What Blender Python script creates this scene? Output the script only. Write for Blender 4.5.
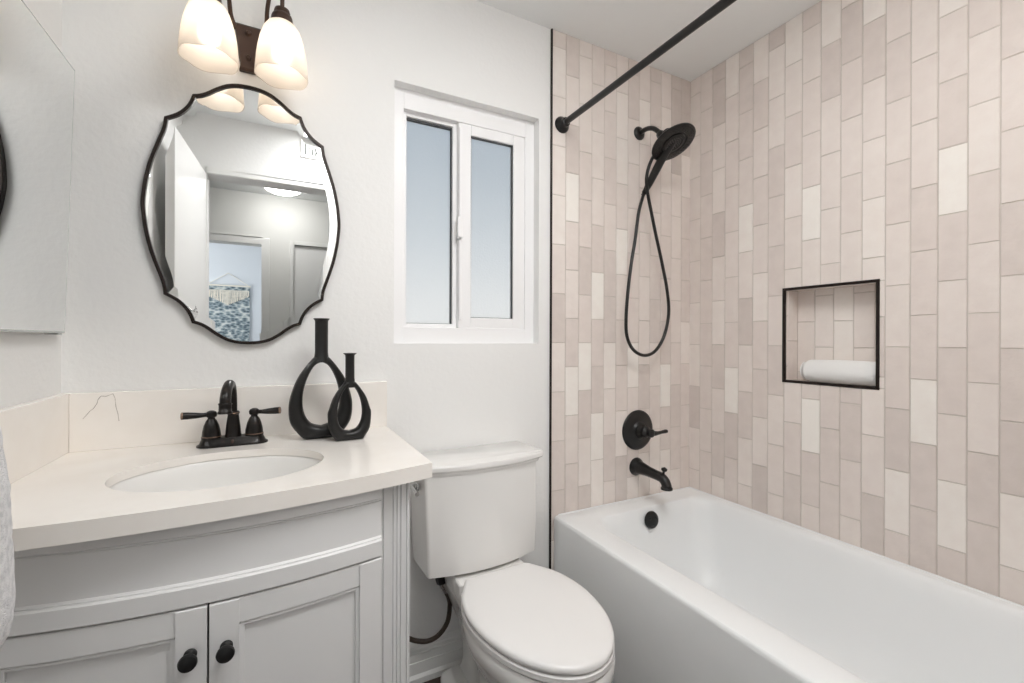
import bpy, bmesh, math, random
from mathutils import Vector, Matrix

for o in list(bpy.data.objects):
    bpy.data.objects.remove(o, do_unlink=True)
SC = bpy.context.scene
COL = SC.collection
PI = math.pi
ZO = 0.045            # measured heights are relative to a level 4.5 cm above the floor
FL = -0.045           # floor in measured heights
CEIL = 2.438
WL, WR = -0.492, 1.8095      # left wall, tiled right wall
YF = -1.53                   # door wall
random.seed(7)

# ------------------------------------------------------------------ camera
cam_d = bpy.data.cameras.new('camera')
cam = bpy.data.objects.new('camera', cam_d)
COL.objects.link(cam)
cam_d.sensor_width = 36.0
cam_d.lens = 450.67 / 1024 * 36.0
cam_d.shift_y = -1.46 / 1024
cam_d.clip_start = 0.02
yaw, pitch, roll = math.radians(27.615), math.radians(-0.01), math.radians(0.194)
fw = Vector((math.sin(yaw) * math.cos(pitch), math.cos(yaw) * math.cos(pitch), math.sin(pitch)))
rt = Vector((math.cos(yaw), -math.sin(yaw), 0))
up = rt.cross(fw)
rt2 = rt * math.cos(roll) + up * math.sin(roll)
up2 = up * math.cos(roll) - rt * math.sin(roll)
m = Matrix.Identity(4)
for i in range(3):
    m[i][0], m[i][1], m[i][2] = rt2[i], up2[i], -fw[i]
m[0][3], m[1][3], m[2][3] = 0.0, -1.57, 1.16 + ZO
cam.matrix_world = m
SC.camera = cam

# ------------------------------------------------------------------ exposure, sky, large lights
SC.view_settings.view_transform = 'Standard'
SC.view_settings.look = 'None'
SC.view_settings.gamma = 1.0
SC.view_settings.use_curve_mapping = False
SC.view_settings.exposure = 0.04
SC.cycles.max_bounces = 12
SC.cycles.diffuse_bounces = 8
SC.cycles.glossy_bounces = 8
SC.cycles.transmission_bounces = 8
SC.cycles.transparent_max_bounces = 12
SC.cycles.sample_clamp_indirect = 6.0
SC.cycles.caustics_reflective = False
SC.cycles.caustics_refractive = False

w = bpy.data.worlds.new('sky')
SC.world = w
w.use_nodes = True
nt = w.node_tree
for n in list(nt.nodes):
    nt.nodes.remove(n)
tc_ = nt.nodes.new('ShaderNodeTexCoord')
sx_ = nt.nodes.new('ShaderNodeSeparateXYZ')
nt.links.new(tc_.outputs['Generated'], sx_.inputs[0])
mr_ = nt.nodes.new('ShaderNodeMapRange')
mr_.inputs['From Min'].default_value = -1.0; mr_.inputs['From Max'].default_value = 1.0
nt.links.new(sx_.outputs['Z'], mr_.inputs['Value'])
rp_ = nt.nodes.new('ShaderNodeValToRGB')
e_ = rp_.color_ramp.elements
e_[0].position = 0.0; e_[0].color = (0.60, 0.60, 0.58, 1)
e_[1].position = 1.0; e_[1].color = (0.26, 0.34, 0.44, 1)
for p_, c_ in ((0.47, (0.82, 0.82, 0.80, 1)), (0.53, (0.82, 0.83, 0.83, 1)), (0.60, (0.60, 0.65, 0.69, 1)), (0.70, (0.34, 0.41, 0.48, 1))):
    q_ = e_.new(p_); q_.color = c_
nt.links.new(mr_.outputs[0], rp_.inputs['Fac'])
bg = nt.nodes.new('ShaderNodeBackground')
bg.inputs['Strength'].default_value = 1.3
wo = nt.nodes.new('ShaderNodeOutputWorld')
nt.links.new(rp_.outputs['Color'], bg.inputs[0])
nt.links.new(bg.outputs[0], wo.inputs[0])

# unseen fill light added under the ceiling to brighten the tub side; no fixture
cl = bpy.data.lights.new('added_ceiling_fill', 'AREA')
cl.shape = 'RECTANGLE'; cl.size = 0.8; cl.size_y = 0.42; cl.energy = 18.5; cl.color = (1.0, 0.997, 0.99)
clo = bpy.data.objects.new('added_ceiling_fill', cl); COL.objects.link(clo)
clo.location = (0.58, -1.24, 2.415 + ZO)
BULB_S = 8.0
DOME_S = 19.0

# ------------------------------------------------------------------ materials
def srgb(r, g, b):
    def f(c):
        c /= 255.0
        return c / 12.92 if c <= 0.04045 else ((c + 0.055) / 1.055) ** 2.4
    return (f(r), f(g), f(b), 1.0)

MATS = {}
def mat(name, col, rough=0.5, metal=0.0, spec=0.5, bump=None, var=None, coat=0.0, sheen=0.0):
    """bump = (scale, strength, distance), var = (second colour, scale, lo, hi)"""
    m = bpy.data.materials.new(name)
    m.use_nodes = True
    t = m.node_tree
    b = t.nodes['Principled BSDF']
    b.inputs['Base Color'].default_value = col
    b.inputs['Roughness'].default_value = rough
    b.inputs['Metallic'].default_value = metal
    b.inputs['Specular IOR Level'].default_value = spec
    b.inputs['Coat Weight'].default_value = coat
    b.inputs['Sheen Weight'].default_value = sheen
    tc = t.nodes.new('ShaderNodeTexCoord')
    if bump:
        n = t.nodes.new('ShaderNodeTexNoise')
        n.inputs['Scale'].default_value = bump[0]
        n.inputs['Detail'].default_value = 4.0
        t.links.new(tc.outputs['Object'], n.inputs['Vector'])
        bp = t.nodes.new('ShaderNodeBump')
        bp.inputs['Strength'].default_value = bump[1]
        bp.inputs['Distance'].default_value = bump[2]
        t.links.new(n.outputs['Fac'], bp.inputs['Height'])
        t.links.new(bp.outputs[0], b.inputs['Normal'])
    if var:
        n2 = t.nodes.new('ShaderNodeTexNoise')
        n2.inputs['Scale'].default_value = var[1]
        n2.inputs['Detail'].default_value = 5.0
        t.links.new(tc.outputs['Object'], n2.inputs['Vector'])
        r = t.nodes.new('ShaderNodeValToRGB')
        r.color_ramp.elements[0].position = var[2]
        r.color_ramp.elements[0].color = col
        r.color_ramp.elements[1].position = var[3]
        r.color_ramp.elements[1].color = var[0]
        t.links.new(n2.outputs['Fac'], r.inputs['Fac'])
        t.links.new(r.outputs['Color'], b.inputs['Base Color'])
    MATS[name] = m
    return m

M_wall = mat('painted_plaster', srgb(236, 236, 235), 0.6, bump=(55, 0.25, 0.004))
M_ceil = mat('ceiling_paint', srgb(238, 240, 240), 0.8, bump=(40, 0.2, 0.003))
M_trimw = mat('white_trim_paint', srgb(236, 236, 234), 0.4)
M_vinyl = mat('white_vinyl', srgb(243, 243, 244), 0.35)
M_black = mat('matte_black_metal', srgb(13, 12, 12), 0.36, 0.0, bump=(300, 0.05, 0.001))
M_blacktrim = mat('dark_bronze_trim', srgb(38, 30, 27), 0.35, 0.6)
M_orb = mat('oil_rubbed_bronze', srgb(24, 20, 18), 0.33, 0.4, var=(srgb(58, 44, 36), 60, 0.6, 0.85))
M_orbedge = mat('rubbed_copper_edge', srgb(128, 104, 90), 0.35, 0.7)
M_knob = mat('black_knob', srgb(10, 10, 11), 0.5)
M_bronze = mat('brown_bronze', srgb(70, 52, 43), 0.45, 0.4)
M_vase = mat('black_ceramic', srgb(13, 12, 11), 0.38, bump=(120, 0.1, 0.001))
M_cab = mat('grey_cabinet_paint', srgb(226, 226, 226), 0.45, bump=(30, 0.06, 0.002))
M_nozzle = mat('grey_nozzle', srgb(92, 90, 88), 0.4)
M_gasket = mat('grey_gasket', srgb(92, 95, 98), 0.7)
M_gap = mat('dark_gap', srgb(30, 29, 28), 0.9)
M_por = mat('white_porcelain', srgb(236, 235, 233), 0.12, spec=0.5, coat=0.3)
M_seat = mat('white_seat_plastic', srgb(236, 235, 234), 0.28)
M_tub = mat('white_acrylic', srgb(239, 241, 242), 0.3)
M_chrome = mat('chrome', srgb(200, 200, 200), 0.15, 1.0)
M_rubber = mat('dark_braided_hose', srgb(58, 46, 38), 0.5, bump=(600, 0.4, 0.001))
M_floor = mat('dark_floor', srgb(84, 70, 62), 0.45, var=(srgb(62, 50, 44), 14, 0.35, 0.7))
M_towel = mat('white_terry', srgb(250, 250, 249), 0.95, bump=(420, 0.9, 0.004), sheen=0.3)
M_grey_towel = mat('pale_grey_terry', srgb(236, 236, 237), 0.95, bump=(620, 0.8, 0.004), var=(srgb(205, 206, 208), 120, 0.42, 0.7), sheen=0.3)
M_door = mat('white_door_paint', srgb(236, 236, 235), 0.35)
M_hall = mat('hall_paint', srgb(228, 228, 225), 0.7)
M_room = mat('bedroom_paint', srgb(212, 216, 221), 0.7)
M_rope = mat('cream_cotton', srgb(232, 226, 214), 0.9)
M_blackplug = mat('dark_slot', srgb(40, 40, 40), 0.8)

# mirror silvering
M_mir = mat('mirror_silver', (0.93, 0.94, 0.94, 1), 0.0, 1.0)
M_glassedge = mat('mirror_edge', srgb(196, 200, 198), 0.25, 0.3)

# worktop: warm white quartz with a few grey veins
M_stone = mat('quartz', srgb(245, 241, 236), 0.22, var=(srgb(241, 236, 230), 9, 0.4, 0.7))
M_vein = mat('grey_vein', srgb(150, 142, 134), 0.3, var=(srgb(205, 198, 190), 90, 0.4, 0.62))

# glazed tile: tone attribute 0..1 per tile, slightly wavy glaze
def tile_mat():
    m = mat('glazed_tile', (0.6, 0.6, 0.6, 1), 0.16, coat=0.0)
    t = m.node_tree
    b = t.nodes['Principled BSDF']
    at = t.nodes.new('ShaderNodeAttribute'); at.attribute_name = 'tone'
    tc = t.nodes.new('ShaderNodeTexCoord')
    no = t.nodes.new('ShaderNodeTexNoise'); no.inputs['Scale'].default_value = 22; no.inputs['Detail'].default_value = 5
    t.links.new(tc.outputs['Object'], no.inputs['Vector'])
    mp = t.nodes.new('ShaderNodeMapRange')
    mp.inputs['From Min'].default_value = 0.25; mp.inputs['From Max'].default_value = 0.75
    mp.inputs['To Min'].default_value = -0.07; mp.inputs['To Max'].default_value = 0.07
    t.links.new(no.outputs['Fac'], mp.inputs['Value'])
    ad = t.nodes.new('ShaderNodeMath'); ad.operation = 'ADD'
    t.links.new(at.outputs['Fac'], ad.inputs[0]); t.links.new(mp.outputs[0], ad.inputs[1])
    r = t.nodes.new('ShaderNodeValToRGB')
    e = r.color_ramp.elements
    e[0].position = 0.0; e[0].color = srgb(200, 190, 184)
    e[1].position = 1.0; e[1].color = srgb(244, 240, 234)
    for p, c in ((0.25, srgb(211, 201, 195)), (0.5, srgb(225, 215, 209)), (0.75, srgb(235, 227, 221))):
        q = e.new(p); q.color = c
    t.links.new(ad.outputs[0], r.inputs['Fac'])
    t.links.new(r.outputs['Color'], b.inputs['Base Color'])
    n2 = t.nodes.new('ShaderNodeTexNoise'); n2.inputs['Scale'].default_value = 34; n2.inputs['Detail'].default_value = 3
    t.links.new(tc.outputs['Object'], n2.inputs['Vector'])
    bp = t.nodes.new('ShaderNodeBump'); bp.inputs['Strength'].default_value = 0.45; bp.inputs['Distance'].default_value = 0.006
    t.links.new(n2.outputs['Fac'], bp.inputs['Height'])
    t.links.new(bp.outputs[0], b.inputs['Normal'])
    return m
M_tile = tile_mat()
M_grout = mat('grout', srgb(204, 196, 188), 0.9)

def frosted():
    m = bpy.data.materials.new('frosted_glass'); m.use_nodes = True
    t = m.node_tree
    b = t.nodes['Principled BSDF']
    b.inputs['Base Color'].default_value = (0.96, 0.97, 0.97, 1)
    b.inputs['Transmission Weight'].default_value = 1.0
    b.inputs['Roughness'].default_value = 0.30
    b.inputs['IOR'].default_value = 1.2
    tl = t.nodes.new('ShaderNodeBsdfTranslucent'); tl.inputs[0].default_value = (0.95, 0.95, 0.94, 1)
    df = t.nodes.new('ShaderNodeBsdfDiffuse'); df.inputs[0].default_value = (0.8, 0.81, 0.82, 1)
    ms = t.nodes.new('ShaderNodeMixShader'); ms.inputs[0].default_value = 0.5
    t.links.new(tl.outputs[0], ms.inputs[1]); t.links.new(df.outputs[0], ms.inputs[2])
    tc = t.nodes.new('ShaderNodeTexCoord')
    no = t.nodes.new('ShaderNodeTexNoise'); no.inputs['Scale'].default_value = 160
    t.links.new(tc.outputs['Object'], no.inputs['Vector'])
    bp = t.nodes.new('ShaderNodeBump'); bp.inputs['Strength'].default_value = 0.5; bp.inputs['Distance'].default_value = 0.002
    t.links.new(no.outputs['Fac'], bp.inputs['Height'])
    t.links.new(bp.outputs[0], b.inputs['Normal'])
    mx = t.nodes.new('ShaderNodeMixShader'); mx.inputs[0].default_value = 0.22
    t.links.new(b.outputs[0], mx.inputs[1]); t.links.new(ms.outputs[0], mx.inputs[2])
    t.links.new(mx.outputs[0], t.nodes['Material Output'].inputs[0])
    return m
M_frost = frosted()

def shade_glass():
    m = bpy.data.materials.new('opal_shade_glass'); m.use_nodes = True
    t = m.node_tree
    for n in list(t.nodes):
        t.nodes.remove(n)
    out = t.nodes.new('ShaderNodeOutputMaterial')
    tr = t.nodes.new('ShaderNodeBsdfTransparent'); tr.inputs[0].default_value = (1, 0.97, 0.93, 1)
    tl = t.nodes.new('ShaderNodeBsdfTranslucent'); tl.inputs[0].default_value = (0.95, 0.9, 0.84, 1)
    df = t.nodes.new('ShaderNodeBsdfDiffuse'); df.inputs[0].default_value = (0.85, 0.8, 0.74, 1)
    m1 = t.nodes.new('ShaderNodeMixShader'); m1.inputs[0].default_value = 0.5
    t.links.new(tl.outputs[0], m1.inputs[1]); t.links.new(df.outputs[0], m1.inputs[2])
    m2 = t.nodes.new('ShaderNodeMixShader'); m2.inputs[0].default_value = 0.70
    t.links.new(tr.outputs[0], m2.inputs[1]); t.links.new(m1.outputs[0], m2.inputs[2])
    t.links.new(m2.outputs[0], out.inputs[0])
    return m
M_shade = shade_glass()

def emis(name, col, s):
    m = bpy.data.materials.new(name); m.use_nodes = True
    b = m.node_tree.nodes['Principled BSDF']
    b.inputs['Base Color'].default_value = (0.9, 0.9, 0.88, 1)
    b.inputs['Emission Color'].default_value = col
    b.inputs['Emission Strength'].default_value = s
    return m
M_bulb = emis('lit_bulb', (1, 0.95, 0.88, 1), BULB_S)
M_dome = emis('lit_dome', (1, 0.98, 0.95, 1), DOME_S)

def woven():
    m = mat('woven_yarn', srgb(200, 205, 205), 0.95)
    t = m.node_tree; b = t.nodes['Principled BSDF']
    tc = t.nodes.new('ShaderNodeTexCoord')
    mp = t.nodes.new('ShaderNodeMapping'); mp.inputs['Scale'].default_value = (19, 1, 34)
    t.links.new(tc.outputs['Object'], mp.inputs['Vector'])
    v = t.nodes.new('ShaderNodeTexVoronoi'); v.inputs['Scale'].default_value = 1.0
    t.links.new(mp.outputs[0], v.inputs['Vector'])
    r = t.nodes.new('ShaderNodeValToRGB')
    e = r.color_ramp.elements
    e[0].position = 0.15; e[0].color = srgb(70, 84, 94)
    e[1].position = 0.85; e[1].color = srgb(205, 208, 205)
    q = e.new(0.5); q.color = srgb(132, 146, 152)
    t.links.new(v.outputs['Distance'], r.inputs['Fac'])
    t.links.new(r.outputs['Color'], b.inputs['Base Color'])
    return m
M_woven = woven()

# ------------------------------------------------------------------ geometry helpers
class G:
    def __init__(s):
        s.v = []; s.f = []; s.mi = []; s.tone = None
    def add(s, vs, fs, mi=0):
        o = len(s.v)
        s.v += [tuple(map(float, p)) for p in vs]
        for f in fs:
            s.f.append(tuple(i + o for i in f)); s.mi.append(mi)
        return s
    def box(s, x0, x1, y0, y1, z0, z1, mi=0):
        v = [(x0, y0, z0), (x1, y0, z0), (x1, y1, z0), (x0, y1, z0), (x0, y0, z1), (x1, y0, z1), (x1, y1, z1), (x0, y1, z1)]
        return s.add(v, [(3, 2, 1, 0), (4, 5, 6, 7), (0, 1, 5, 4), (1, 2, 6, 5), (2, 3, 7, 6), (3, 0, 4, 7)], mi)
    def loft(s, rings, cap0=True, cap1=True, closed=True, mi=0):
        n = len(rings[0]); vs = [p for r in rings for p in r]; fs = []
        for i in range(len(rings) - 1):
            for j in range(n if closed else n - 1):
                k = (j + 1) % n
                fs.append((i * n + j, i * n + k, (i + 1) * n + k, (i + 1) * n + j))
        if cap0: fs.append(tuple(range(n - 1, -1, -1)))
        if cap1: fs.append(tuple((len(rings) - 1) * n + j for j in range(n)))
        return s.add(vs, fs, mi)
    def lathe(s, prof, c, axis=(0, 0, 1), n=32, cap0=True, cap1=True, mi=0, sx=1.0):
        """prof = [(radius, height)], about axis through c"""
        a = Vector(axis).normalized()
        t = Vector((1, 0, 0)) if abs(a.x) < 0.9 else Vector((0, 1, 0))
        u = a.cross(t).normalized(); w_ = a.cross(u)
        c = Vector(c); rings = []
        for r, h in prof:
            rings.append([c + a * h + u * (r * sx * math.cos(2 * PI * j / n)) + w_ * (r * math.sin(2 * PI * j / n)) for j in range(n)])
        return s.loft(rings, cap0, cap1, True, mi)
    def tube(s, pts, r, n=12, closed=False, cap=True, mi=0, flat=None):
        """sweep; r = radius or list; flat = (ru list, normal) for an elliptical section"""
        P = [Vector(p) for p in pts]; N = len(P)
        R = r if isinstance(r, (list, tuple)) else [r] * N
        T = []
        for i in range(N):
            a = P[(i - 1) % N] if (closed or i > 0) else P[i]
            b = P[(i + 1) % N] if (closed or i < N - 1) else P[i]
            T.append((b - a).normalized())
        if flat:
            ref = Vector(flat[1])
            U = [(t.cross(ref)).normalized() for t in T]
        else:
            t0 = T[0]; q = Vector((0, 0, 1)) if abs(t0.z) < 0.9 else Vector((1, 0, 0))
            u = t0.cross(q).normalized(); U = [u]
            for i in range(1, N):
                u = U[-1] - T[i] * U[-1].dot(T[i])
                U.append(u.normalized())
        rings = []
        for i in range(N):
            wv = T[i].cross(U[i]).normalized()
            ra = R[i]; rb = flat[0][i] if flat else R[i]
            rings.append([P[i] + U[i] * (ra * math.cos(2 * PI * j / n)) + wv * (rb * math.sin(2 * PI * j / n)) for j in range(n)])
        if closed:
            rings.append(rings[0])
            return s.loft(rings, False, False, True, mi)
        return s.loft(rings, cap, cap, True, mi)
    def prism(s, outline, axis, a, b, mi=0):
        """outline: 2-D points; axis 0/1/2 is the extrusion axis from a to b"""
        def mk(p, h):
            q = [p[0], p[1]]; q.insert(axis, h); return tuple(q)
        return s.loft([[mk(p, a) for p in outline], [mk(p, b) for p in outline]], True, True, True, mi)

ORG = {}
def finish(me, smooth=40):
    bm = bmesh.new(); bm.from_mesh(me)
    bmesh.ops.remove_doubles(bm, verts=bm.verts, dist=1e-6)
    bmesh.ops.recalc_face_normals(bm, faces=bm.faces)
    if smooth:
        lim = math.radians(smooth)
        for f in bm.faces: f.smooth = True
        for e in bm.edges:
            if len(e.link_faces) == 2:
                e.smooth = e.calc_face_angle(0) < lim
            else:
                e.smooth = True
    bm.to_mesh(me); bm.free()

def obj(name, g, material, parent=None, smooth=40, bevel=0.0, seg=2, subsurf=0):
    org = ORG.get(parent.name, Vector((0, 0, 0))) if parent else Vector((0, 0, 0))
    me = bpy.data.meshes.new(name)
    me.from_pydata([tuple(Vector(p) - org) for p in g.v], [], g.f)
    mats = material if isinstance(material, (list, tuple)) else [material]
    for q in mats: me.materials.append(q)
    for p, mi in zip(me.polygons, g.mi): p.material_index = mi
    finish(me, smooth)
    o = bpy.data.objects.new(name, me)
    COL.objects.link(o)
    if parent:
        o.parent = parent; ORG[o.name] = org
    else:
        o.location = (0, 0, ZO); ORG[o.name] = Vector((0, 0, 0))
    if bevel:
        b = o.modifiers.new('bevel', 'BEVEL'); b.width = bevel; b.segments = seg; b.limit_method = 'ANGLE'
        b.angle_limit = math.radians(40); b.harden_normals = False
    if subsurf:
        q = o.modifiers.new('subsurf', 'SUBSURF'); q.levels = subsurf; q.render_levels = subsurf
    return o

def tag(o, label, cat, group=None):
    o['label'] = label; o['category'] = cat
    if group: o['group'] = group
    return o

def thing(name, label, cat, org, group=None):
    o = bpy.data.objects.new(name, None)
    COL.objects.link(o)
    o.location = (org[0], org[1], org[2] + ZO)
    o.empty_display_size = 0.05
    ORG[o.name] = Vector(org)
    return tag(o, label, cat, group)

def struct(name, g, material, parent=None, **k):
    o = obj(name, g, material, parent, **k)
    if not parent: o['kind'] = 'structure'
    return o

def lamp(name, loc, power, col, r, parent=None):
    d = bpy.data.lights.new(name, 'POINT'); d.energy = power; d.color = col; d.shadow_soft_size = r
    o = bpy.data.objects.new(name, d); COL.objects.link(o)
    if parent:
        o.parent = parent; o.location = Vector(loc) - ORG[parent.name]
    else:
        o.location = (loc[0], loc[1], loc[2] + ZO)
    return o

def smooth_path(pts, n=10, closed=False):
    """Catmull-Rom through points"""
    P = [Vector(p) for p in pts]; N = len(P); out = []
    rng = range(N if closed else N - 1)
    for i in rng:
        if closed:
            a, b, c, d = P[(i - 1) % N], P[i], P[(i + 1) % N], P[(i + 2) % N]
        else:
            a, b, c, d = P[max(i - 1, 0)], P[i], P[i + 1], P[min(i + 2, N - 1)]
        for k in range(n):
            t = k / n
            out.append(0.5 * ((2 * b) + (c - a) * t + (2 * a - 5 * b + 4 * c - d) * t * t + (3 * b - a - 3 * c + d) * t ** 3))
    if not closed: out.append(P[-1])
    return out

def interp(vals, n):
    """linear resample of a list to n values"""
    out = []
    for i in range(n):
        t = i * (len(vals) - 1) / (n - 1); k = min(int(t), len(vals) - 2)
        out.append(vals[k] + (vals[k + 1] - vals[k]) * (t - k))
    return out

# ================================================================== SETTING
TXE = 1.0013           # where the tile starts on the back wall
WX0, WX1, WZ0, WZ1 = 0.360, 0.9425, 1.1458, 2.058      # window opening
# floor (bathroom and hall), ceiling
struct('floor', G().box(-2.2, 2.4, -5.8, 0.15, FL - 0.08, FL), M_floor, smooth=0)
struct('ceiling', G().box(-2.2, 2.4, -5.8, 0.15, CEIL, CEIL + 0.1), M_ceil, smooth=0)
# painted back wall with the window opening
g = G()
g.box(WL - 0.1, WX0, 0, 0.12, FL, CEIL); g.box(WX1, TXE - 0.006, 0, 0.12, FL, CEIL)
g.box(WX0, WX1, 0, 0.12, FL, WZ0); g.box(WX0, WX1, 0, 0.12, WZ1, CEIL)
struct('wall_back', g, M_wall, smooth=0)
struct('wall_left', G().box(WL - 0.1, WL, YF, 0.0, FL, CEIL), M_wall, smooth=0)
# door wall: opening x -0.344..0.30, head 2.09
DX0, DX1, DH = -0.353, 0.300, 2.100
g = G()
g.box(WL - 0.1, DX0, YF - 0.12, YF, FL, CEIL); g.box(DX1, WR + 0.16, YF - 0.12, YF, FL, CEIL)
g.box(DX0, DX1, YF - 0.12, YF, DH, CEIL)
struct('wall_front', g, M_wall, smooth=0)

# ---------------------------------------------------- tiled walls
TW, TG = 0.0677, 0.0024
def sub_rect(r, h):
    u0, u1, v0, v1 = r; a0, a1, b0, b1 = h
    if a0 >= u1 or a1 <= u0 or b0 >= v1 or b1 <= v0: return [r]
    out = []
    if b0 > v0: out.append((u0, u1, v0, b0))
    if b1 < v1: out.append((u0, u1, b1, v1))
    c0, c1 = max(v0, b0), min(v1, b1)
    if a0 > u0: out.append((u0, a0, c0, c1))
    if a1 < u1: out.append((a1, u1, c0, c1))
    return out

def tile_field(name, fn, u0, u1, v0, v1, ustart, vph, tl, tone, holes=(), kind=True, parent=None, h=0.0022):
    """fn(u, v, height) -> xyz; columns run along u from ustart, every other column shifted half a tile"""
    g = G(); tones = []
    rnd = random.Random(sum(map(ord, name)))
    base = [(u0, u1, v0, v1)]
    for ho in holes: base = [q for r in base for q in sub_rect(r, ho)]
    for r in base:                                            # grout bed
        g.add([fn(r[0], r[2], 0), fn(r[1], r[2], 0), fn(r[1], r[3], 0), fn(r[0], r[3], 0)], [(0, 1, 2, 3)], 1); tones.append(0)
    k0 = math.floor((u0 - ustart) / TW + 1e-6)
    k = k0
    while ustart + k * TW < u1 - 1e-4:
        ca, cb = max(u0, ustart + k * TW), min(u1, ustart + (k + 1) * TW)
        ph = vph + (tl / 2 if k % 2 else 0)
        n = math.floor((v0 - ph) / tl)
        while ph + n * tl < v1 - 1e-4:
            va, vb = max(v0, ph + n * tl), min(v1, ph + (n + 1) * tl)
            tn = tone(k, n)
            if tn is None: tn = rnd.choice([1.3, 1.7, 2, 2, 2.3, 2.6, 2.6, 2.9, 3.3])
            tn += rnd.uniform(-0.15, 0.15)
            tilt = [rnd.uniform(-0.0006, 0.0006) for _ in range(4)]
            for r in [q for ho in [None] for q in ([(ca, cb, va, vb)])]:
                rs = [r]
                for ho in holes: rs = [q for s_ in rs for q in sub_rect(s_, ho)]
                for a, b, c, d in rs:
                    if b - a < 0.004 or d - c < 0.004: continue
                    e = TG / 2
                    a += e; b -= e; c += e; d -= e
                    i = 0.0012
                    o4 = [(a, c), (b, c), (b, d), (a, d)]
                    i4 = [(a + i, c + i), (b - i, c + i), (b - i, d - i), (a + i, d - i)]
                    vs = [fn(p[0], p[1], 0.0003) for p in o4] + [fn(p[0], p[1], h + t_) for p, t_ in zip(i4, tilt)]
                    g.add(vs, [(4, 5, 6, 7), (0, 1, 5, 4), (1, 2, 6, 5), (2, 3, 7, 6), (3, 0, 4, 7)], 0)
                    tones += [tn] * 5
            n += 1
        k += 1
    me = bpy.data.meshes.new(name)
    org = ORG.get(parent.name, Vector((0, 0, 0))) if parent else Vector((0, 0, 0))
    me.from_pydata([tuple(Vector(p) - org) for p in g.v], [], g.f)
    me.materials.append(M_tile); me.materials.append(M_grout)
    ca_ = me.color_attributes.new('tone', 'FLOAT_COLOR', 'CORNER')
    for p, mi, tn in zip(me.polygons, g.mi, tones):
        p.material_index = mi
        t_ = min(max(tn / 4.0, 0), 1)
        for li in p.loop_indices: ca_.data[li].color = (t_, t_, t_, 1)
    o = bpy.data.objects.new(name, me); COL.objects.link(o)
    if parent: o.parent = parent
    else:
        o.location = (0, 0, ZO); o['kind'] = 'structure'; ORG[o.name] = Vector((0, 0, 0))
    return o

# tones read tile by tile, top to bottom per column (0 dark .. 4 pale)
BACK = {0: [2.3, 3, 3, 3, 3.4, 2.5, 1.5, 3, 2.5, 2, 1.5], 1: [1.7, 2.7, 1.6, 4, 2.3, 2.6, 1.8, 3.7, 2.3, 1.6],
        2: [2.7, 3, 2.4, 2, 2, 1.4, 2, 3.8, 1.5, 2.5, 1.3], 3: [2.5, 2.3, 2.8, 2.6, 1.7, 4, 1.8, 1.6, 3.7, 3.3],
        4: [2, 2.5, 2, 1.9, 2.2, 1.4, 1.6, 3.2, 2.8, 1.7, 2.4], 5: [2.5, 3.3, 3, 2.3, 3.8, 2.5, 2.2, 1.9, 2.8, 1.2],
        6: [1.4, 1.6, 2.5, 2.2, 2.4, 2.3, 2, 3.3, 2.6, 1.5, 3], 7: [2.2, 3.3, 2.3, 2.4, 2.2, 2.6, 2.6, 1.5, 2, 2.8],
        8: [1.5, 1.5, 1.7, 2, 2.2, 2, 1.7, 2.6, 1.9, 2.8, 2.8], 9: [2.4, 3, 3, 2.2, 1.9, 2, 1.6, 3.8, 1.7, 3],
        10: [1, 1, 0.8, 2.3, 2.5, 2.3, 2.3, 2.3, 1.4, 1.8, 2.5], 11: [1, 1, 2.8, 1.8, 1.6, 1.5, 3, 2, 2.3, 2.1]}
def tone_back(k, n):
    # rows counted down from the ceiling; even columns start with a partial tile
    top = 5 if k % 2 == 0 else 4
    i = top - n
    c = BACK.get(k)
    return c[i] if c and 0 <= i < len(c) else None
# bottom to top; first entry is the lowest partial tile
RIGHT = {0: [2.7, 2.9, 1.5, 3, 2.6, 2.2, 2.2, 2.4, 2.7, 2.5, 2.5], 1: [2.2, 2.2, 2.1, 2, 1.9, 1.9, 2, 1.8, 2.3, 2.4],
         2: [2.5, 1.4, 2.4, 1.4, 3, 2.7, 1.4, 2.7, 2.7, 1.3, 1.3], 3: [1.8, 1.6, 3.7, 2.2, 2.2, 2.3, 2.2, 2, 2.5, 3.2],
         4: [2.4, 2.5, 1.6, 2.6, 1.3, 2.7, 3.5, 2.3, 2, 1.8, 1.7], 5: [1.1, 2.7, 1.6, 1.9, 3.2, 2.3, 2, 2.6, 1.9, 3.2],
         6: [2.4, 2.2, 2.6, 1.5, 2.4, 1.8, 2, 1.5, 2.7, 3.1, 1.4], 7: [1.5, 1.9, 2.7, 2, 2.6, 2.6, 3, 2, 2.6, 3.2],
         8: [2.3, 1.6, 4, 2, 2, 2.6, 3.9, 2.3, 2.2, 2.5, 1.8], 9: [1.9, 1.7, 1.8, 2, 2.4, 2.6, 2.6, 2.7, 1.6, 3.2],
         10: [2.4, 2, 1.6, 1.8, 2, 2.5, 2.4, 2.6, 2, 1.6, 3.2], 11: [1.2, 2.5, 2.8, 1.8, 3, 3.2, 2.7, 2.4, 1.6, 3.6],
         12: [2, 3.2, 1.5, 1.9, 2.5, 2.7, 2.1, 2.5, 1.8, 2.3, 2.3], 13: [1.5, 1.7, 3.7, 1.9, 1.9, 1.8, 2.6, 2.3, 2.6, 2.6],
         14: [1.5, 3.5, 2.2, 1.8, 2.6, 1.9, 3.8, 1.9, 2.5, 3.2, 3], 15: [1.5, 1.5, 2.4, 1.9, 2.3, 2.1, 3.2, 2.7, 2.2, 2.6],
         16: [2.3, 3.2, 1.4, 1.7, 2.5, 1.4, 2.5, 2.4, 1.9, 2.4, 2.4]}
def tone_right(k, n):
    i = n + 1      # n = -1 is the lowest partial tile
    c = RIGHT.get(k)
    return c[i] if c and 0 <= i < len(c) else None

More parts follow.
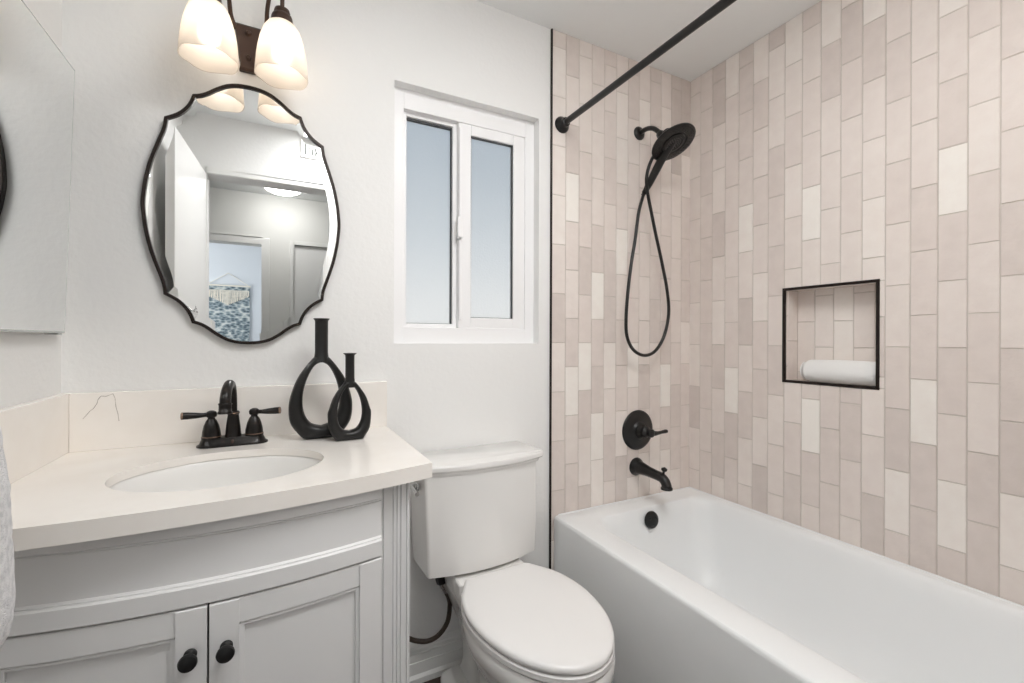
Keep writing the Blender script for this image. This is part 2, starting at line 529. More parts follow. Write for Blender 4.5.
# back of the alcove: x along, columns from TXE
tile_field('wall_alcove_back', lambda u, v, h: (u, -0.004 - h, v), TXE, WR, FL, CEIL, TXE, 1.3526, 0.2037, tone_back)
struct('wall_alcove_back_core', G().box(TXE - 0.006, WR + 0.16, -0.003, 0.12, FL, CEIL), M_grout, smooth=0)
# right wall: along -y, with the niche cut out
NY0, NY1, NZ0, NZ1 = -0.4664 - 0.006, -0.7963 + 0.006, 0.9944 + 0.006, 1.371 - 0.006
ND = 0.088
niche = (-NY0, -NY1, NZ0, NZ1)
tile_field('wall_right', lambda u, v, h: (WR - h, -u, v), 0.0, -YF, FL, CEIL, -0.0016, 0.532, 0.2029, tone_right, holes=[niche])
g = G()
for r in sub_rect((0.0, -YF, FL, CEIL), niche):
    g.box(WR + 0.001, WR + 0.02, -r[1], -r[0], r[2], r[3])
g.box(WR + ND + 0.001, WR + 0.16, YF, 0.0, FL, CEIL)
g.box(WR + 0.02, WR + ND + 0.001, NY1 - 0.03, NY1 - 0.002, NZ0 - 0.03, NZ1 + 0.03); g.box(WR + 0.02, WR + ND + 0.001, NY0 + 0.002, NY0 + 0.03, NZ0 - 0.03, NZ1 + 0.03)
g.box(WR + 0.02, WR + ND + 0.001, NY1, NY0, NZ0 - 0.03, NZ0 - 0.002); g.box(WR + 0.02, WR + ND + 0.001, NY1, NY0, NZ1 + 0.002, NZ1 + 0.03)
struct('wall_right_core', g, M_grout, smooth=0)
NT = {0: [2.2, 2.5, 2.3], 1: [2.4, 2.7, 2.3], 2: [2.1, 2.8, 2.3], 3: [2.4, 2.7, 2.5]}
tn = lambda k, n: 2.35
tile_field('wall_niche_back', lambda u, v, h: (WR + ND - h, -u, v), -NY0, -NY1, NZ0, NZ1, -NY0 + 0.001, 1.2366, 0.2029, lambda k, n: 2.8 + 0.3 * ((k * 7 + n * 3) % 3 - 1))
tile_field('wall_niche_side', lambda u, v, h: (WR + u, NY0 - h, v), 0.0, ND, NZ0, NZ1, 0.02, 1.16, 0.2029, lambda k, n: 2.6)
tile_field('wall_niche_end', lambda u, v, h: (WR + u, NY1 + h, v), 0.0, ND, NZ0, NZ1, 0.02, 1.16, 0.2029, lambda k, n: 2.6)
struct('trim_6', G().box(WR + 0.001, WR + ND, NY1, NY0, NZ0 - 0.001, NZ0 + 0.002), mat('niche_sill_tile', srgb(222, 212, 205), 0.2), smooth=0)
struct('trim_7', G().box(WR + 0.001, WR + ND, NY1, NY0, NZ1 - 0.002, NZ1 + 0.001), MATS['niche_sill_tile'], smooth=0)
# black mitred frame round the niche
FT = 0.0105
def mitre(a, b, c, d, t):   # rectangle a..b (u), c..d (v)
    out = []
    o4 = [(a, c), (b, c), (b, d), (a, d)]; i4 = [(a + t, c + t), (b - t, c + t), (b - t, d - t), (a + t, d - t)]
    for i in range(4):
        j = (i + 1) % 4
        out.append([o4[i], o4[j], i4[j], i4[i]])
    return out
g = G()
for q in mitre(-0.4664 * -1 - 0.0, 0.7963, 0.9944, 1.371, FT):
    g.prism([(-p[0], p[1]) for p in q], 0, WR + 0.006, WR - 0.0055)
struct('trim_1', g, M_blacktrim, smooth=0, bevel=0.0015)
# black edge trim where tile meets paint
struct('trim_2', G().box(TXE - 0.0062, TXE - 0.0002, -0.010, 0.0, FL, CEIL - 0.002), M_blacktrim, smooth=0, bevel=0.001)
# tile on the door wall inside the alcove
tile_field('wall_alcove_front', lambda u, v, h: (u, YF + 0.002 + h, v), TXE, WR, FL, CEIL, TXE, 1.3526, 0.2037, lambda k, n: None)

# ---------------------------------------------------- baseboard on the back wall
prof = [(0, FL), (-0.024, FL), (-0.024, FL + 0.020), (-0.016, FL + 0.030), (-0.0155, FL + 0.070), (-0.012, FL + 0.0705), (-0.012, FL + 0.077), (-0.0155, FL + 0.0775), (-0.0155, FL + 0.100), (-0.010, FL + 0.101), (-0.0095, FL + 0.112), (-0.006, FL + 0.116), (-0.006, FL + 0.130), (-0.003, FL + 0.136), (0, FL + 0.136)]
struct('baseboard_back', G().prism(prof, 0, 0.29, TXE - 0.007), M_trimw, smooth=25)

# ---------------------------------------------------- window
g = G()
fy0, fy1 = 0.040, 0.105
def rect_frame(g, x0, x1, z0, z1, t, y0, y1, tb=None, tt=None):
    tb = t if tb is None else tb; tt = t if tt is None else tt
    g.box(x0, x0 + t, y0, y1, z0, z1); g.box(x1 - t, x1, y0, y1, z0, z1)
    g.box(x0 + t, x1 - t, y0, y1, z0, z0 + tb); g.box(x0 + t, x1 - t, y0, y1, z1 - tt, z1)
    return g
rect_frame(g, WX0, WX1, WZ0, WZ1, 0.042, fy0, fy1, 0.060, 0.070)
win = struct('window_1', g, M_vinyl, smooth=0, bevel=0.002)
# fixed left light with thin bead
g = rect_frame(G(), WX0 + 0.042, 0.612, WZ0 + 0.060, WZ1 - 0.070, 0.016, fy0 + 0.022, fy1 - 0.01, 0.014, 0.014)
struct('fixed_light_frame', g, M_vinyl, win, smooth=0, bevel=0.0015)
g = rect_frame(G(), WX0 + 0.058, 0.596, WZ0 + 0.074, WZ1 - 0.084, 0.0028, fy0 + 0.034, fy0 + 0.05, 0.002, 0.006)
struct('gasket', g, M_gasket, win, smooth=0)
struct('pane', G().box(WX0 + 0.06, 0.594, fy0 + 0.044, fy0 + 0.048, WZ0 + 0.075, WZ1 - 0.088), M_frost, win, smooth=0)
# sliding right sash in front of it
g = rect_frame(G(), 0.612, WX1 - 0.042, WZ0 + 0.060, WZ1 - 0.070, 0.052, fy0 + 0.004, fy0 + 0.03, 0.040, 0.040)
sash = struct('sliding_sash', g, M_vinyl, win, smooth=0, bevel=0.003)
g = rect_frame(G(), 0.664, WX1 - 0.094, WZ0 + 0.100, WZ1 - 0.110, 0.0028, fy0 + 0.010, fy0 + 0.024, 0.002, 0.004)
struct('gasket', g, M_gasket, sash, smooth=0)
struct('pane', G().box(0.666, WX1 - 0.096, fy0 + 0.018, fy0 + 0.022, WZ0 + 0.101, WZ1 - 0.112), M_frost, sash, smooth=0)
g = G().box(0.613, 0.624, fy0 - 0.004, fy0 + 0.005, WZ0 + 0.09, WZ1 - 0.09)
struct('pull_rail', g, M_vinyl, sash, smooth=0, bevel=0.002)
g = G().box(0.603, 0.625, fy0 - 0.016, fy0 + 0.003, 1.545, 1.625)
struct('latch', g, M_vinyl, sash, smooth=0, bevel=0.004)

# ---------------------------------------------------- bathroom door, casing, hall, room beyond (seen in the mirror)
hinge = Vector((DX0, YF + 0.005, 0)); free = Vector((-0.396, -0.90, 0))
dv = (free - hinge).normalized(); nv = Vector((dv.y, -dv.x, 0))      # nv points into the room (+x)
def door_pt(s, t, z): return hinge + dv * s + nv * t + Vector((0, 0, z))
L_ = (free - hinge).length
g = G()
g.loft([[door_pt(0, -0.035, FL + 0.01), door_pt(L_, -0.035, FL + 0.01), door_pt(L_, 0, FL + 0.01), door_pt(0, 0, FL + 0.01)],
        [door_pt(0, -0.035, DH - 0.005), door_pt(L_, -0.035, DH - 0.005), door_pt(L_, 0, DH - 0.005), door_pt(0, 0, DH - 0.005)]])
door = struct('door_1', g, M_door, smooth=0, bevel=0.002)
g = G()
hk = door_pt(L_ - 0.035, 0.0, 1.285)
g.lathe([(0.016, 0), (0.016, 0.004), (0.006, 0.006), (0.006, 0.02)], hk, nv, 20)
g.tube(smooth_path([hk + nv * 0.018, hk + nv * 0.032 + Vector((0, 0, -0.012)), hk + nv * 0.042 + Vector((0, 0, 0.002)), hk + nv * 0.044 + Vector((0, 0, 0.016))], 6), 0.004, 10)
struct('robe_hook', g, M_chrome, door)
g = G()
kp = door_pt(L_ - 0.06, 0.0, 0.90)
g.lathe([(0.03, 0), (0.03, 0.006), (0.011, 0.01), (0.011, 0.035), (0.026, 0.045), (0.028, 0.06), (0.018, 0.07)], kp, nv, 24)
struct('door_knob', g, M_black, door)
# casings (bath side and hall side)
def casing(name, x0, x1, h, y0, y1, wd=0.058):
    g = G()
    g.box(x0 - wd, x0, y0, y1, FL, h + wd); g.box(x1, x1 + wd, y0, y1, FL, h + wd); g.box(x0, x1, y0, y1, h, h + wd)
    return struct(name, g, M_trimw, smooth=0, bevel=0.004)
casing('trim_3', DX0, DX1, DH, YF, YF + 0.014, 0.03)
# hall
HY, RY = -3.0, -5.6
g = G()
D1a, D1b, D1h = -0.875, -0.1136, 1.99
D2a, D2b, D2h = 0.140, 0.90, 2.015
g.box(-2.1, D1a, HY - 0.11, HY, FL, CEIL); g.box(D1b, D2a, HY - 0.11, HY, FL, CEIL); g.box(D2b, 2.3, HY - 0.11, HY, FL, CEIL)
g.box(D1a, D1b, HY - 0.11, HY, D1h, CEIL); g.box(D2a, D2b, HY - 0.11, HY, D2h, CEIL)
struct('wall_hall_far', g, M_hall, smooth=0)
struct('wall_hall_left', G().box(-2.2, -2.1, HY, YF - 0.12, FL, CEIL), M_hall, smooth=0)
struct('wall_hall_right', G().box(2.3, 2.4, HY, YF - 0.12, FL, CEIL), M_hall, smooth=0)
struct('wall_hall_near', G().box(-2.1, WL - 0.1, YF - 0.12, YF, FL, CEIL).box(WR + 0.16, 2.3, YF - 0.12, YF, FL, CEIL), M_hall, smooth=0)
casing('trim_4', D1a, D1b, D1h, HY, HY + 0.016, 0.06)
casing('trim_5', D2a, D2b, D2h, HY, HY + 0.016, 0.034)
d2 = struct('door_2', G().box(D2a + 0.002, D2b - 0.002, HY - 0.05, HY - 0.012, FL + 0.01, D2h - 0.003), M_door, smooth=0, bevel=0.002)
g = G().lathe([(0.03, 0), (0.03, 0.006), (0.011, 0.01), (0.011, 0.035), (0.026, 0.045), (0.028, 0.06), (0.018, 0.07)], (D2a + 0.07, HY - 0.012, 0.95), (0, 1, 0), 24)
struct('door_knob', g, M_black, d2)
# bedroom
struct('wall_room_far', G().box(-2.1, 1.0, RY - 0.1, RY, FL, CEIL), M_room, smooth=0)
struct('wall_room_right', G().box(0.35, 0.45, RY, HY - 0.11, FL, CEIL), M_room, smooth=0)
g = G()
g.box(-2.1, -2.0, RY, HY - 0.11, FL, 0.85); g.box(-2.1, -2.0, RY, HY - 0.11, 2.2, CEIL)
g.box(-2.1, -2.0, RY, -5.2, 0.85, 2.2); g.box(-2.1, -2.0, -3.5, HY - 0.11, 0.85, 2.2)
struct('wall_room_left', g, M_room, smooth=0)
# daylight through the bedroom window
ld = bpy.data.lights.new('bedroom_daylight', 'AREA'); ld.energy = 45; ld.color = (0.97, 0.99, 1.0); ld.shape = 'RECTANGLE'; ld.size = 1.6; ld.size_y = 1.3
lo = bpy.data.objects.new('bedroom_daylight', ld); COL.objects.link(lo); lo.location = (-2.15, -4.35, 1.53 + ZO); lo.rotation_euler = (0, -PI / 2, 0)

# ================================================================== LARGE OBJECTS
# ---------------------------------------------------- bathtub
TX0, TX1, TY0, TY1, TZ = 1.004, WR - 0.004, -0.008, YF + 0.006, 0.438
def rrect(x0, x1, y0, y1, r, z, n=8):
    pts = []
    for cx, cy, a0 in ((x1 - r, y1 - r, 0), (x0 + r, y1 - r, 90), (x0 + r, y0 + r, 180), (x1 - r, y0 + r, 270)):
        for i in range(n + 1):
            a = math.radians(a0 + 90 * i / n)
            pts.append((cx + r * math.cos(a), cy + r * math.sin(a), z))
    return pts
tub = thing('bathtub', 'white alcove bathtub with straight apron below the pinkish tiled walls', 'bathtub', ((TX0 + TX1) / 2, YF / 2, FL))
rings = [rrect(TX0, TX1, TY1, TY0, 0.004, FL), rrect(TX0, TX1, TY1, TY0, 0.004, TZ - 0.016), rrect(TX0 + 0.002, TX1, TY1, TY0, 0.005, TZ - 0.008),
         rrect(TX0 + 0.007, TX1 - 0.001, TY1 + .001, TY0 - .001, 0.008, TZ - 0.002), rrect(TX0 + 0.015, TX1 - 0.002, TY1 + .003, TY0 - .003, 0.012, TZ)]
ix0, ix1, iy0, iy1 = 1.108, 1.772, -1.43, -0.098
rings += [rrect(ix0 - 0.004, ix1 + .003, iy0 - .004, iy1 + .004, 0.085, TZ), rrect(ix0 + 0.008, ix1 - 0.004, iy0 + .008, iy1 - .008, 0.085, TZ - 0.004),
          rrect(ix0 + 0.018, ix1 - 0.012, iy0 + .02, iy1 - .016, 0.085, TZ - 0.016), rrect(ix0 + 0.028, ix1 - 0.02, iy0 + .045, iy1 - .024, 0.09, TZ - 0.05),
          rrect(ix0 + 0.05, ix1 - 0.04, iy0 + .14, iy1 - .05, 0.10, 0.18), rrect(ix0 + 0.07, ix1 - 0.06, iy0 + .19, iy1 - .075, 0.11, 0.11),
          rrect(ix0 + 0.10, ix1 - 0.09, iy0 + .24, iy1 - .11, 0.10, 0.075), rrect(ix0 + 0.14, ix1 - 0.13, iy0 + .29, iy1 - .16, 0.08, 0.066)]
rings = [[(x + 0.010 * (1 + y / 1.2) * (TX1 - x) / (TX1 - TX0), y, z) for x, y, z in r] for r in rings]
obj('basin', G().loft(rings, False, True), M_tub, tub, smooth=35)
# low tiling flange on the wall side
obj('caulk_bead', G().tube([(TX1 - 0.004, TY1 + 0.006, TZ), (TX1 - 0.004, TY0 - 0.004, TZ)], 0.004, 10).tube([(TX1 - 0.004, TY0 - 0.004, TZ), (TX0 + 0.03, TY0 - 0.004, TZ)], 0.004, 10), M_tub, tub)
g = G().lathe([(0.036, 0), (0.037, 0.004), (0.034, 0.011), (0.027, 0.014), (0.012, 0.016)], (1.432, -0.128, 0.388), (0, -1, 0.12), 36)
for i in range(3):
    a = 2 * PI * i / 3 + 0.5
    g.lathe([(0.004, 0.013), (0.004, 0.019)], (1.432 + 0.017 * math.cos(a), -0.128, 0.388 + 0.017 * math.sin(a)), (0, -1, 0.12), 12)
obj('overflow_plate', g, M_black, tub)['label'] = 'black round overflow plate'
obj('drain', G().lathe([(0.035, 0), (0.035, 0.004), (0.022, 0.008)], (1.44, -0.42, 0.066), (0, 0, 1), 28), M_black, tub)

# ---------------------------------------------------- vanity cabinet
def fc(x): return 0.26567 * x * x + 0.11211 * x - 0.59579      # worktop front edge (plan)
def cf(x, d=0.0): return -0.583 + 0.43 * (x + 0.097) ** 2 + d    # cabinet face
CX0, CX1 = -0.489, 0.281
def bow(g, x0, x1, z0, z1, f0, f1, n=16, ch=0.0):
    """curved slab between offsets f0 (front) and f1 (back) from the cabinet face"""
    rings = []
    for i in range(n + 1):
        x = x0 + (x1 - x0) * i / n
        if ch and 0:
            pass
        rings.append([(x, cf(x, f0), z0 + ch), (x, cf(x, f0 + ch), z0), (x, cf(x, f1), z0), (x, cf(x, f1), z1), (x, cf(x, f0 + ch), z1), (x, cf(x, f0), z1 - ch)] if ch else
                     [(x, cf(x, f0), z0), (x, cf(x, f1), z0), (x, cf(x, f1), z1), (x, cf(x, f0), z1)])
    return g.loft(rings)
CT, CB = 0.867, 0.832
van = thing('vanity_cabinet', 'pale grey bow front vanity cabinet with two panelled doors under the worktop', 'cabinet', (-0.097, -0.3, FL))
PX0 = 0.2107
g = G()
g.box(CX0, CX0 + 0.018, cf(CX0) + 0.02, -0.006, FL, CB - 0.001); g.box(CX1 - 0.018, CX1, -0.485, -0.006, FL, CB - 0.001)
g.box(CX0 + 0.018, CX1 - 0.018, -0.02, -0.006, FL + 0.1, CB - 0.001); g.box(CX0 + 0.018, CX1 - 0.018, -0.48, -0.02, FL + 0.1, FL + 0.12)
obj('carcass', g, M_cab, van, smooth=0)
bk = bow(G(), CX0 + 0.018, PX0, FL + 0.10, CB - 0.001, 0.022, 0.030)
obj('face_backing', bk, M_gap, van, smooth=30)
# fluted right pilaster and plain left one
def pilaster(x0, x1, yf, yb, flutes):
    pts = [(x0, yb), (x0, yf)]
    for a, b in flutes:
        pts += [(a, yf), ((a * 0.75 + b * 0.25), yf + 0.004), ((a * 0.25 + b * 0.75), yf + 0.004), (b, yf)]
    pts += [(x1, yf), (x1, yb)]
    return pts
g = G().prism(pilaster(PX0, CX1, -0.515, -0.47, [(0.216, 0.2205), (0.2385, 0.243), (0.2475, 0.252), (0.2565, 0.261), (0.2705, 0.275)]), 2, FL, CB - 0.001)
obj('pilaster', g, M_cab, van, smooth=0)
# apron: top moulding, flat field, bead rail
ax0, ax1 = -0.446, PX0
ap = bow(G(), ax0, ax1, 0.715, 0.802, 0.008, 0.022)
apron = obj('apron', ap, M_cab, van, smooth=30)
obj('top_moulding', bow(bow(G(), ax0, ax1, 0.803, CB - 0.001, 0.000, 0.022, ch=0.003), ax0, ax1, 0.797, 0.804, 0.004, 0.022, ch=0.003), M_cab, apron, smooth=20)
obj('bead_rail', bow(bow(G(), ax0, ax1, 0.6765, 0.7145, -0.003, 0.022, ch=0.003), ax0, ax1, 0.712, 0.7195, 0.003, 0.022, ch=0.003), M_cab, apron, smooth=20)
obj('left_stile', bow(G(), CX0, ax0, FL, CB - 0.001, -0.001, 0.022, n=3), M_cab, van, smooth=20)
def vdoor(x0, x1, knobx, knobz):
    z0, z1 = FL + 0.115, 0.6735
    st, rl = 0.047, 0.048
    g = G()
    bow(g, x0, x0 + st, z0, z1, -0.003, 0.018, 4, 0.002); bow(g, x1 - st, x1, z0, z1, -0.003, 0.018, 4, 0.002)
    bow(g, x0 + st, x1 - st, z1 - rl, z1, 0.0005, 0.018, 12, 0.002); bow(g, x0 + st, x1 - st, z0, z0 + rl, 0.0005, 0.018, 12, 0.002)
    d = obj('door', g, M_cab, van, smooth=25)
    g = bow(G(), x0 + st - .002, x1 - st + .002, z0 + rl - .002, z1 - rl + .002, 0.0095, 0.016, 12)
    obj('panel', g, M_cab, d, smooth=25)
    g = G()      # bead round the panel
    bow(g, x0 + st, x1 - st, z1 - rl - 0.009, z1 - rl, 0.003, 0.012, 12, 0.003); bow(g, x0 + st, x1 - st, z0 + rl, z0 + rl + 0.009, 0.003, 0.012, 12, 0.003)
    bow(g, x0 + st, x0 + st + 0.008, z0 + rl, z1 - rl, 0.003, 0.012, 2, 0.003); bow(g, x1 - st - 0.008, x1 - st, z0 + rl, z1 - rl, 0.003, 0.012, 2, 0.003)
    obj('bead', g, M_cab, d, smooth=20)
    y = cf(knobx)
    sl = 2 * 0.43 * (knobx + 0.097)
    ax = Vector((sl, -1, 0)).normalized()
    g = G().lathe([(0.0105, 0), (0.0105, 0.004), (0.0070, 0.007), (0.0070, 0.014), (0.0105, 0.018), (0.0142, 0.021), (0.0150, 0.025), (0.0138, 0.029), (0.008, 0.0315), (0.001, 0.032)], (knobx, y - 0.004, knobz), ax, 28)
    obj('knob', g, M_knob, d)['label'] = 'round black knob'
vdoor(-0.444, -0.1105, -0.135, 0.5935)
vdoor(-0.1068, 0.2088, -0.080, 0.592)

# ---------------------------------------------------- worktop with sink cut-out
SXC, SYC, SA, SB = -0.102, -0.350, 0.208, 0.164
KX0, KX1 = -0.4905, 0.3310
top = thing('countertop', 'warm white stone worktop with short backsplashes on the vanity', 'countertop', (-0.07, -0.3, CB))
NE = 96
def ell(a, b, z, n=NE): return [(SXC + a * math.cos(2 * PI * i / n), SYC + b * math.sin(2 * PI * i / n), z) for i in range(n)]
def outer_pt(i, n=NE):
    """outline of the slab met by a ray from the sink centre"""
    a = 2 * PI * i / n; dx, dy = math.cos(a), math.sin(a)
    best = 1e9
    if dx > 1e-9: best = min(best, (KX1 - SXC) / dx)
    if dx < -1e-9: best = min(best, (KX0 - SXC) / dx)
    if dy > 1e-9: best = min(best, (-0.003 - SYC) / dy)
    lo_, hi_ = 0.0, best
    if dy < 0:
        for _ in range(40):
            t = (lo_ + hi_) / 2
            if SYC + t * dy > fc(SXC + t * dx): lo_ = t
            else: hi_ = t
        best = min(best, lo_ + 1e-7)
    return (SXC + best * dx, SYC + best * dy)
angs = [2 * PI * i / NE for i in range(NE)]
for cx, cy in ((KX1, -0.003), (KX0, -0.003), (KX0, fc(KX0)), (KX1, fc(KX1))):
    angs.append(math.atan2(cy - SYC, cx - SXC) % (2 * PI))
angs = sorted(set(round(a, 6) for a in angs)); NA = len(angs)
out2 = [outer_pt(a / (2 * PI), 1) for a in angs]
def eang(k, z): return [(SXC + SA * k * math.cos(a), SYC + SB * k * math.sin(a), z) for a in angs]
R_out_b = [(x, y, CB) for x, y in out2]; R_out_t = [(x, y, CT) for x, y in out2]
g = G().loft([eang(1, CT - 0.019), eang(1.13, CT - 0.019), eang(1.15, CB), R_out_b, R_out_t, eang(1, CT), eang(1, CT - 0.019)], False, False)
obj('slab', g, M_stone, top, smooth=30, bevel=0.0015)
BZ = 1.0185
obj('rear_backsplash', G().box(KX0 + 0.020, 0.3335, -0.0205, -0.002, CT, BZ), M_stone, top, smooth=0, bevel=0.0015)
obj('side_backsplash', G().box(KX0, KX0 + 0.0195, fc(KX0) + 0.03, -0.002, CT, BZ), M_stone, top, smooth=0, bevel=0.0015)
# the grey vein in the rear backsplash
def vein(pts, r):
    g = G()
    for i in range(len(pts) - 1):
        (x0, z0), (x1, z1) = pts[i], pts[i + 1]
        d = Vector((x1 - x0, 0, z1 - z0)).normalized(); nn = Vector((-d.z, 0, d.x)) * r
        a, b = Vector((x0, -0.02075, z0)), Vector((x1, -0.02075, z1))
        g.add([a - nn, b - nn, b + nn, a + nn], [(0, 1, 2, 3)])
    return g
obj('vein', vein([(-0.4434, 0.9515), (-0.4371, 0.9601), (-0.4293, 0.9712), (-0.4224, 0.9773), (-0.4155, 0.9899), (-0.4135, 1.0003), (-0.4075, 1.0091), (-0.3974, 1.0078), (-0.3832, 1.0136), (-0.3791, 1.0023), (-0.377, 0.9782), (-0.3728, 0.9593), (-0.3707, 0.9405)], 0.0007), M_vein, top, smooth=0)

# ---------------------------------------------------- sink
sink = thing('sink', 'oval white undermount sink set into the vanity worktop', 'sink', (SXC, SYC, 0.70))
SB_ = CT - 0.020
prof = [(1.09, SB_ - 0.010), (1.09, SB_), (1.02, SB_), (1.0, SB_ - 0.004), (0.985, CB - 0.02), (0.94, CB - 0.07), (0.82, CB - 0.105), (0.66, CB - 0.128), (0.45, CB - 0.14), (0.2, CB - 0.146), (0.12, CB - 0.147)]
obj('bowl', G().loft([ell(SA * k, SB * k, z, 64) for k, z in prof], False, True), M_por, sink, smooth=40)
obj('drain', G().lathe([(0.027, 0), (0.027, 0.003), (0.016, 0.006), (0.001, 0.006)], (SXC, SYC, CB - 0.147), (0, 0, 1), 28), M_orb, sink)

# ---------------------------------------------------- toilet
TCX, BCX = 0.617, 0.640
def turn(ring, a=0.035, cx=BCX, cy=-0.2):
    c, s_ = math.cos(a), math.sin(a)
    return [(cx + (x - cx) * c - (y - cy) * s_, cy + (x - cx) * s_ + (y - cy) * c, z) for x, y, z in ring]
toi = thing('toilet', 'white two piece toilet with closed lid between vanity and bathtub', 'toilet', (BCX, -0.4, FL))
def bowfront(hw, yb, yc, ym, z, r=0.02, cx=TCX, n=14):
    """plan: back edge yb, corners at yc, bowed middle at ym"""
    pts = [(cx + hw - 0.004, yb, z), (cx - hw + 0.004, yb, z), (cx - hw, yb - 0.004, z)]
    pts.append((cx - hw, yc + r, z))
    for i in range(1, 4):
        a = PI + PI / 2 * i / 4
        pts.append((cx - hw + r + r * math.cos(a), yc + r + r * math.sin(a), z))
    for i in range(n + 1):
        t = -1 + 2 * i / n
        pts.append((cx + (hw - r) * t, yc + (ym - yc) * (1 - t * t), z))
    for i in range(1, 4):
        a = 1.5 * PI + PI / 2 * i / 4
        pts.append((cx + hw - r + r * math.cos(a), yc + r + r * math.sin(a), z))
    pts.append((cx + hw, yc + r, z)); pts.append((cx + hw, yb - 0.004, z))
    return pts
rings = [bowfront(0.192, -0.028, -0.170, -0.200, 0.3955, 0.010, 0.6265), bowfront(0.202, -0.024, -0.181, -0.212, 0.403, 0.012, 0.6265), bowfront(0.204, -0.020, -0.185, -0.217, 0.50, 0.012, 0.6240), bowfront(0.2085, -0.018, -0.189, -0.223, 0.726, 0.012, 0.6180)]
obj('tank', G().loft([turn(r, 0.040, 0.62, -0.09) for r in rings]), M_por, toi, smooth=30)
LC = 0.6270
rings = [bowfront(0.212, -0.018, -0.190, -0.224, 0.7262, 0.014, LC - .004), bowfront(0.214, -0.016, -0.192, -0.226, 0.731, 0.014, LC - .004), bowfront(0.2145, -0.016, -0.193, -0.227, 0.737, 0.014, LC - .004), bowfront(0.221, -0.012, -0.199, -0.234, 0.742, 0.014, LC),
         bowfront(0.224, -0.011, -0.202, -0.237, 0.746, 0.014, LC), bowfront(0.2245, -0.011, -0.2025, -0.2375, 0.757, 0.014, LC), bowfront(0.222, -0.013, -0.200, -0.235, 0.762, 0.014, LC), bowfront(0.216, -0.018, -0.194, -0.229, 0.764, 0.014, LC)]
obj('tank_lid', G().loft([turn(r, 0.040, 0.62, -0.09) for r in rings]), M_por, toi, smooth=30)
# flush lever on the left flank
g = G().lathe([(0.014, 0), (0.014, 0.006), (0.009, 0.009), (0.009, 0.018)], (TCX - 0.2085, -0.135, 0.684), (-1, 0, 0), 20)
g.tube([(TCX - 0.224, -0.130, 0.684), (TCX - 0.225, -0.155, 0.682), (TCX - 0.226, -0.190, 0.678)], [0.007, 0.006, 0.0075], 12)
obj('flush_lever', g, M_chrome, toi)['label'] = 'small chrome flush lever'
# bowl, seat and lid outlines (half widths along y)
def egg(prof, z, sx=1.0, sy=1.0, off=0.0, n=56, cx=BCX, y0=None):
    """closed outline from half-width profile [(y, hw)] tip last"""
    pr = smooth_path([(y, hw, 0) for y, hw in prof], 6)
    yc = -0.45
    L = [(cx - max(p.y - off, 0.001) * sx, yc + (p.x - yc) * sy + (off if p.x < yc else -off * 0.6), z) for p in pr]
    R = [(2 * cx - x, y, zz) for x, y, zz in reversed(L[:-1])]
    return L + R
LID = [(-0.243, 0.108), (-0.247, 0.115), (-0.266, 0.127), (-0.330, 0.163), (-0.400, 0.181), (-0.470, 0.184), (-0.540, 0.174), (-0.610, 0.152), (-0.670, 0.116), (-0.710, 0.074), (-0.730, 0.032), (-0.734, 0.0005)]
SZ = 0.388
def lid_ring(k, z):
    return turn([(BCX + (x - BCX) * k, -0.48 + (y + 0.48) * k, zz) for x, y, zz in egg(LID, z)])
rings = [lid_ring(0.985, SZ + 0.003), lid_ring(1.0, SZ + 0.006), lid_ring(1.0, SZ + 0.014), lid_ring(0.985, SZ + 0.0195), lid_ring(0.95, SZ + 0.0225), lid_ring(0.82, SZ + 0.0250), lid_ring(0.5, SZ + 0.0265), lid_ring(0.2, SZ + 0.027)]
obj('lid', G().loft(rings), M_seat, toi, smooth=50)
rings = [lid_ring(0.98, SZ - 0.019), lid_ring(1.004, SZ - 0.016), lid_ring(1.004, SZ - 0.004), lid_ring(0.985, SZ), lid_ring(0.66, SZ), lid_ring(0.66, SZ - 0.019), lid_ring(0.98, SZ - 0.019)]
obj('seat', G().loft(rings, False, False), M_seat, toi, smooth=40)
for sx in (-0.075, 0.075):
    obj('hinge', G().lathe([(0.008, -0.022), (0.009, -0.02), (0.009, 0.02), (0.008, 0.022)], (BCX + sx, -0.250, SZ + 0.001), (1, 0, 0), 16), M_seat, toi)
BOWL = [(-0.045, 0.115), (-0.10, 0.118), (-0.20, 0.126), (-0.28, 0.143), (-0.35, 0.168), (-0.42, 0.182), (-0.48, 0.184), (-0.55, 0.174), (-0.62, 0.150), (-0.68, 0.113), (-0.715, 0.072), (-0.734, 0.032), (-0.738, 0.0005)]
def bw(z, ks, ty, ry=-0.045):
    """bowl ring scaled sideways by ks with the tip pulled back to ty"""
    pr = []
    for y, h in BOWL:
        t = (y + 0.045) / (-0.738 + 0.045)
        pr.append((ry + (ty - ry) * t, h * ks))
    return turn(egg(pr, z))
zr = SZ - 0.020
rings = [bw(zr - 0.003, 0.96, -0.733), bw(zr - 0.012, 0.99, -0.737), bw(zr - 0.045, 0.985, -0.735), bw(zr - 0.055, 0.965, -0.728), bw(zr - 0.10, 0.86, -0.700), bw(zr - 0.15, 0.70, -0.64, -0.06),
         bw(zr - 0.20, 0.55, -0.57, -0.08), bw(zr - 0.27, 0.47, -0.53, -0.09), bw(0.045, 0.47, -0.53, -0.09), bw(0.01, 0.56, -0.545, -0.085), bw(-0.02, 0.62, -0.56, -0.08), bw(FL, 0.64, -0.565, -0.075)]
obj('bowl', G().loft(rings), M_por, toi, smooth=45)
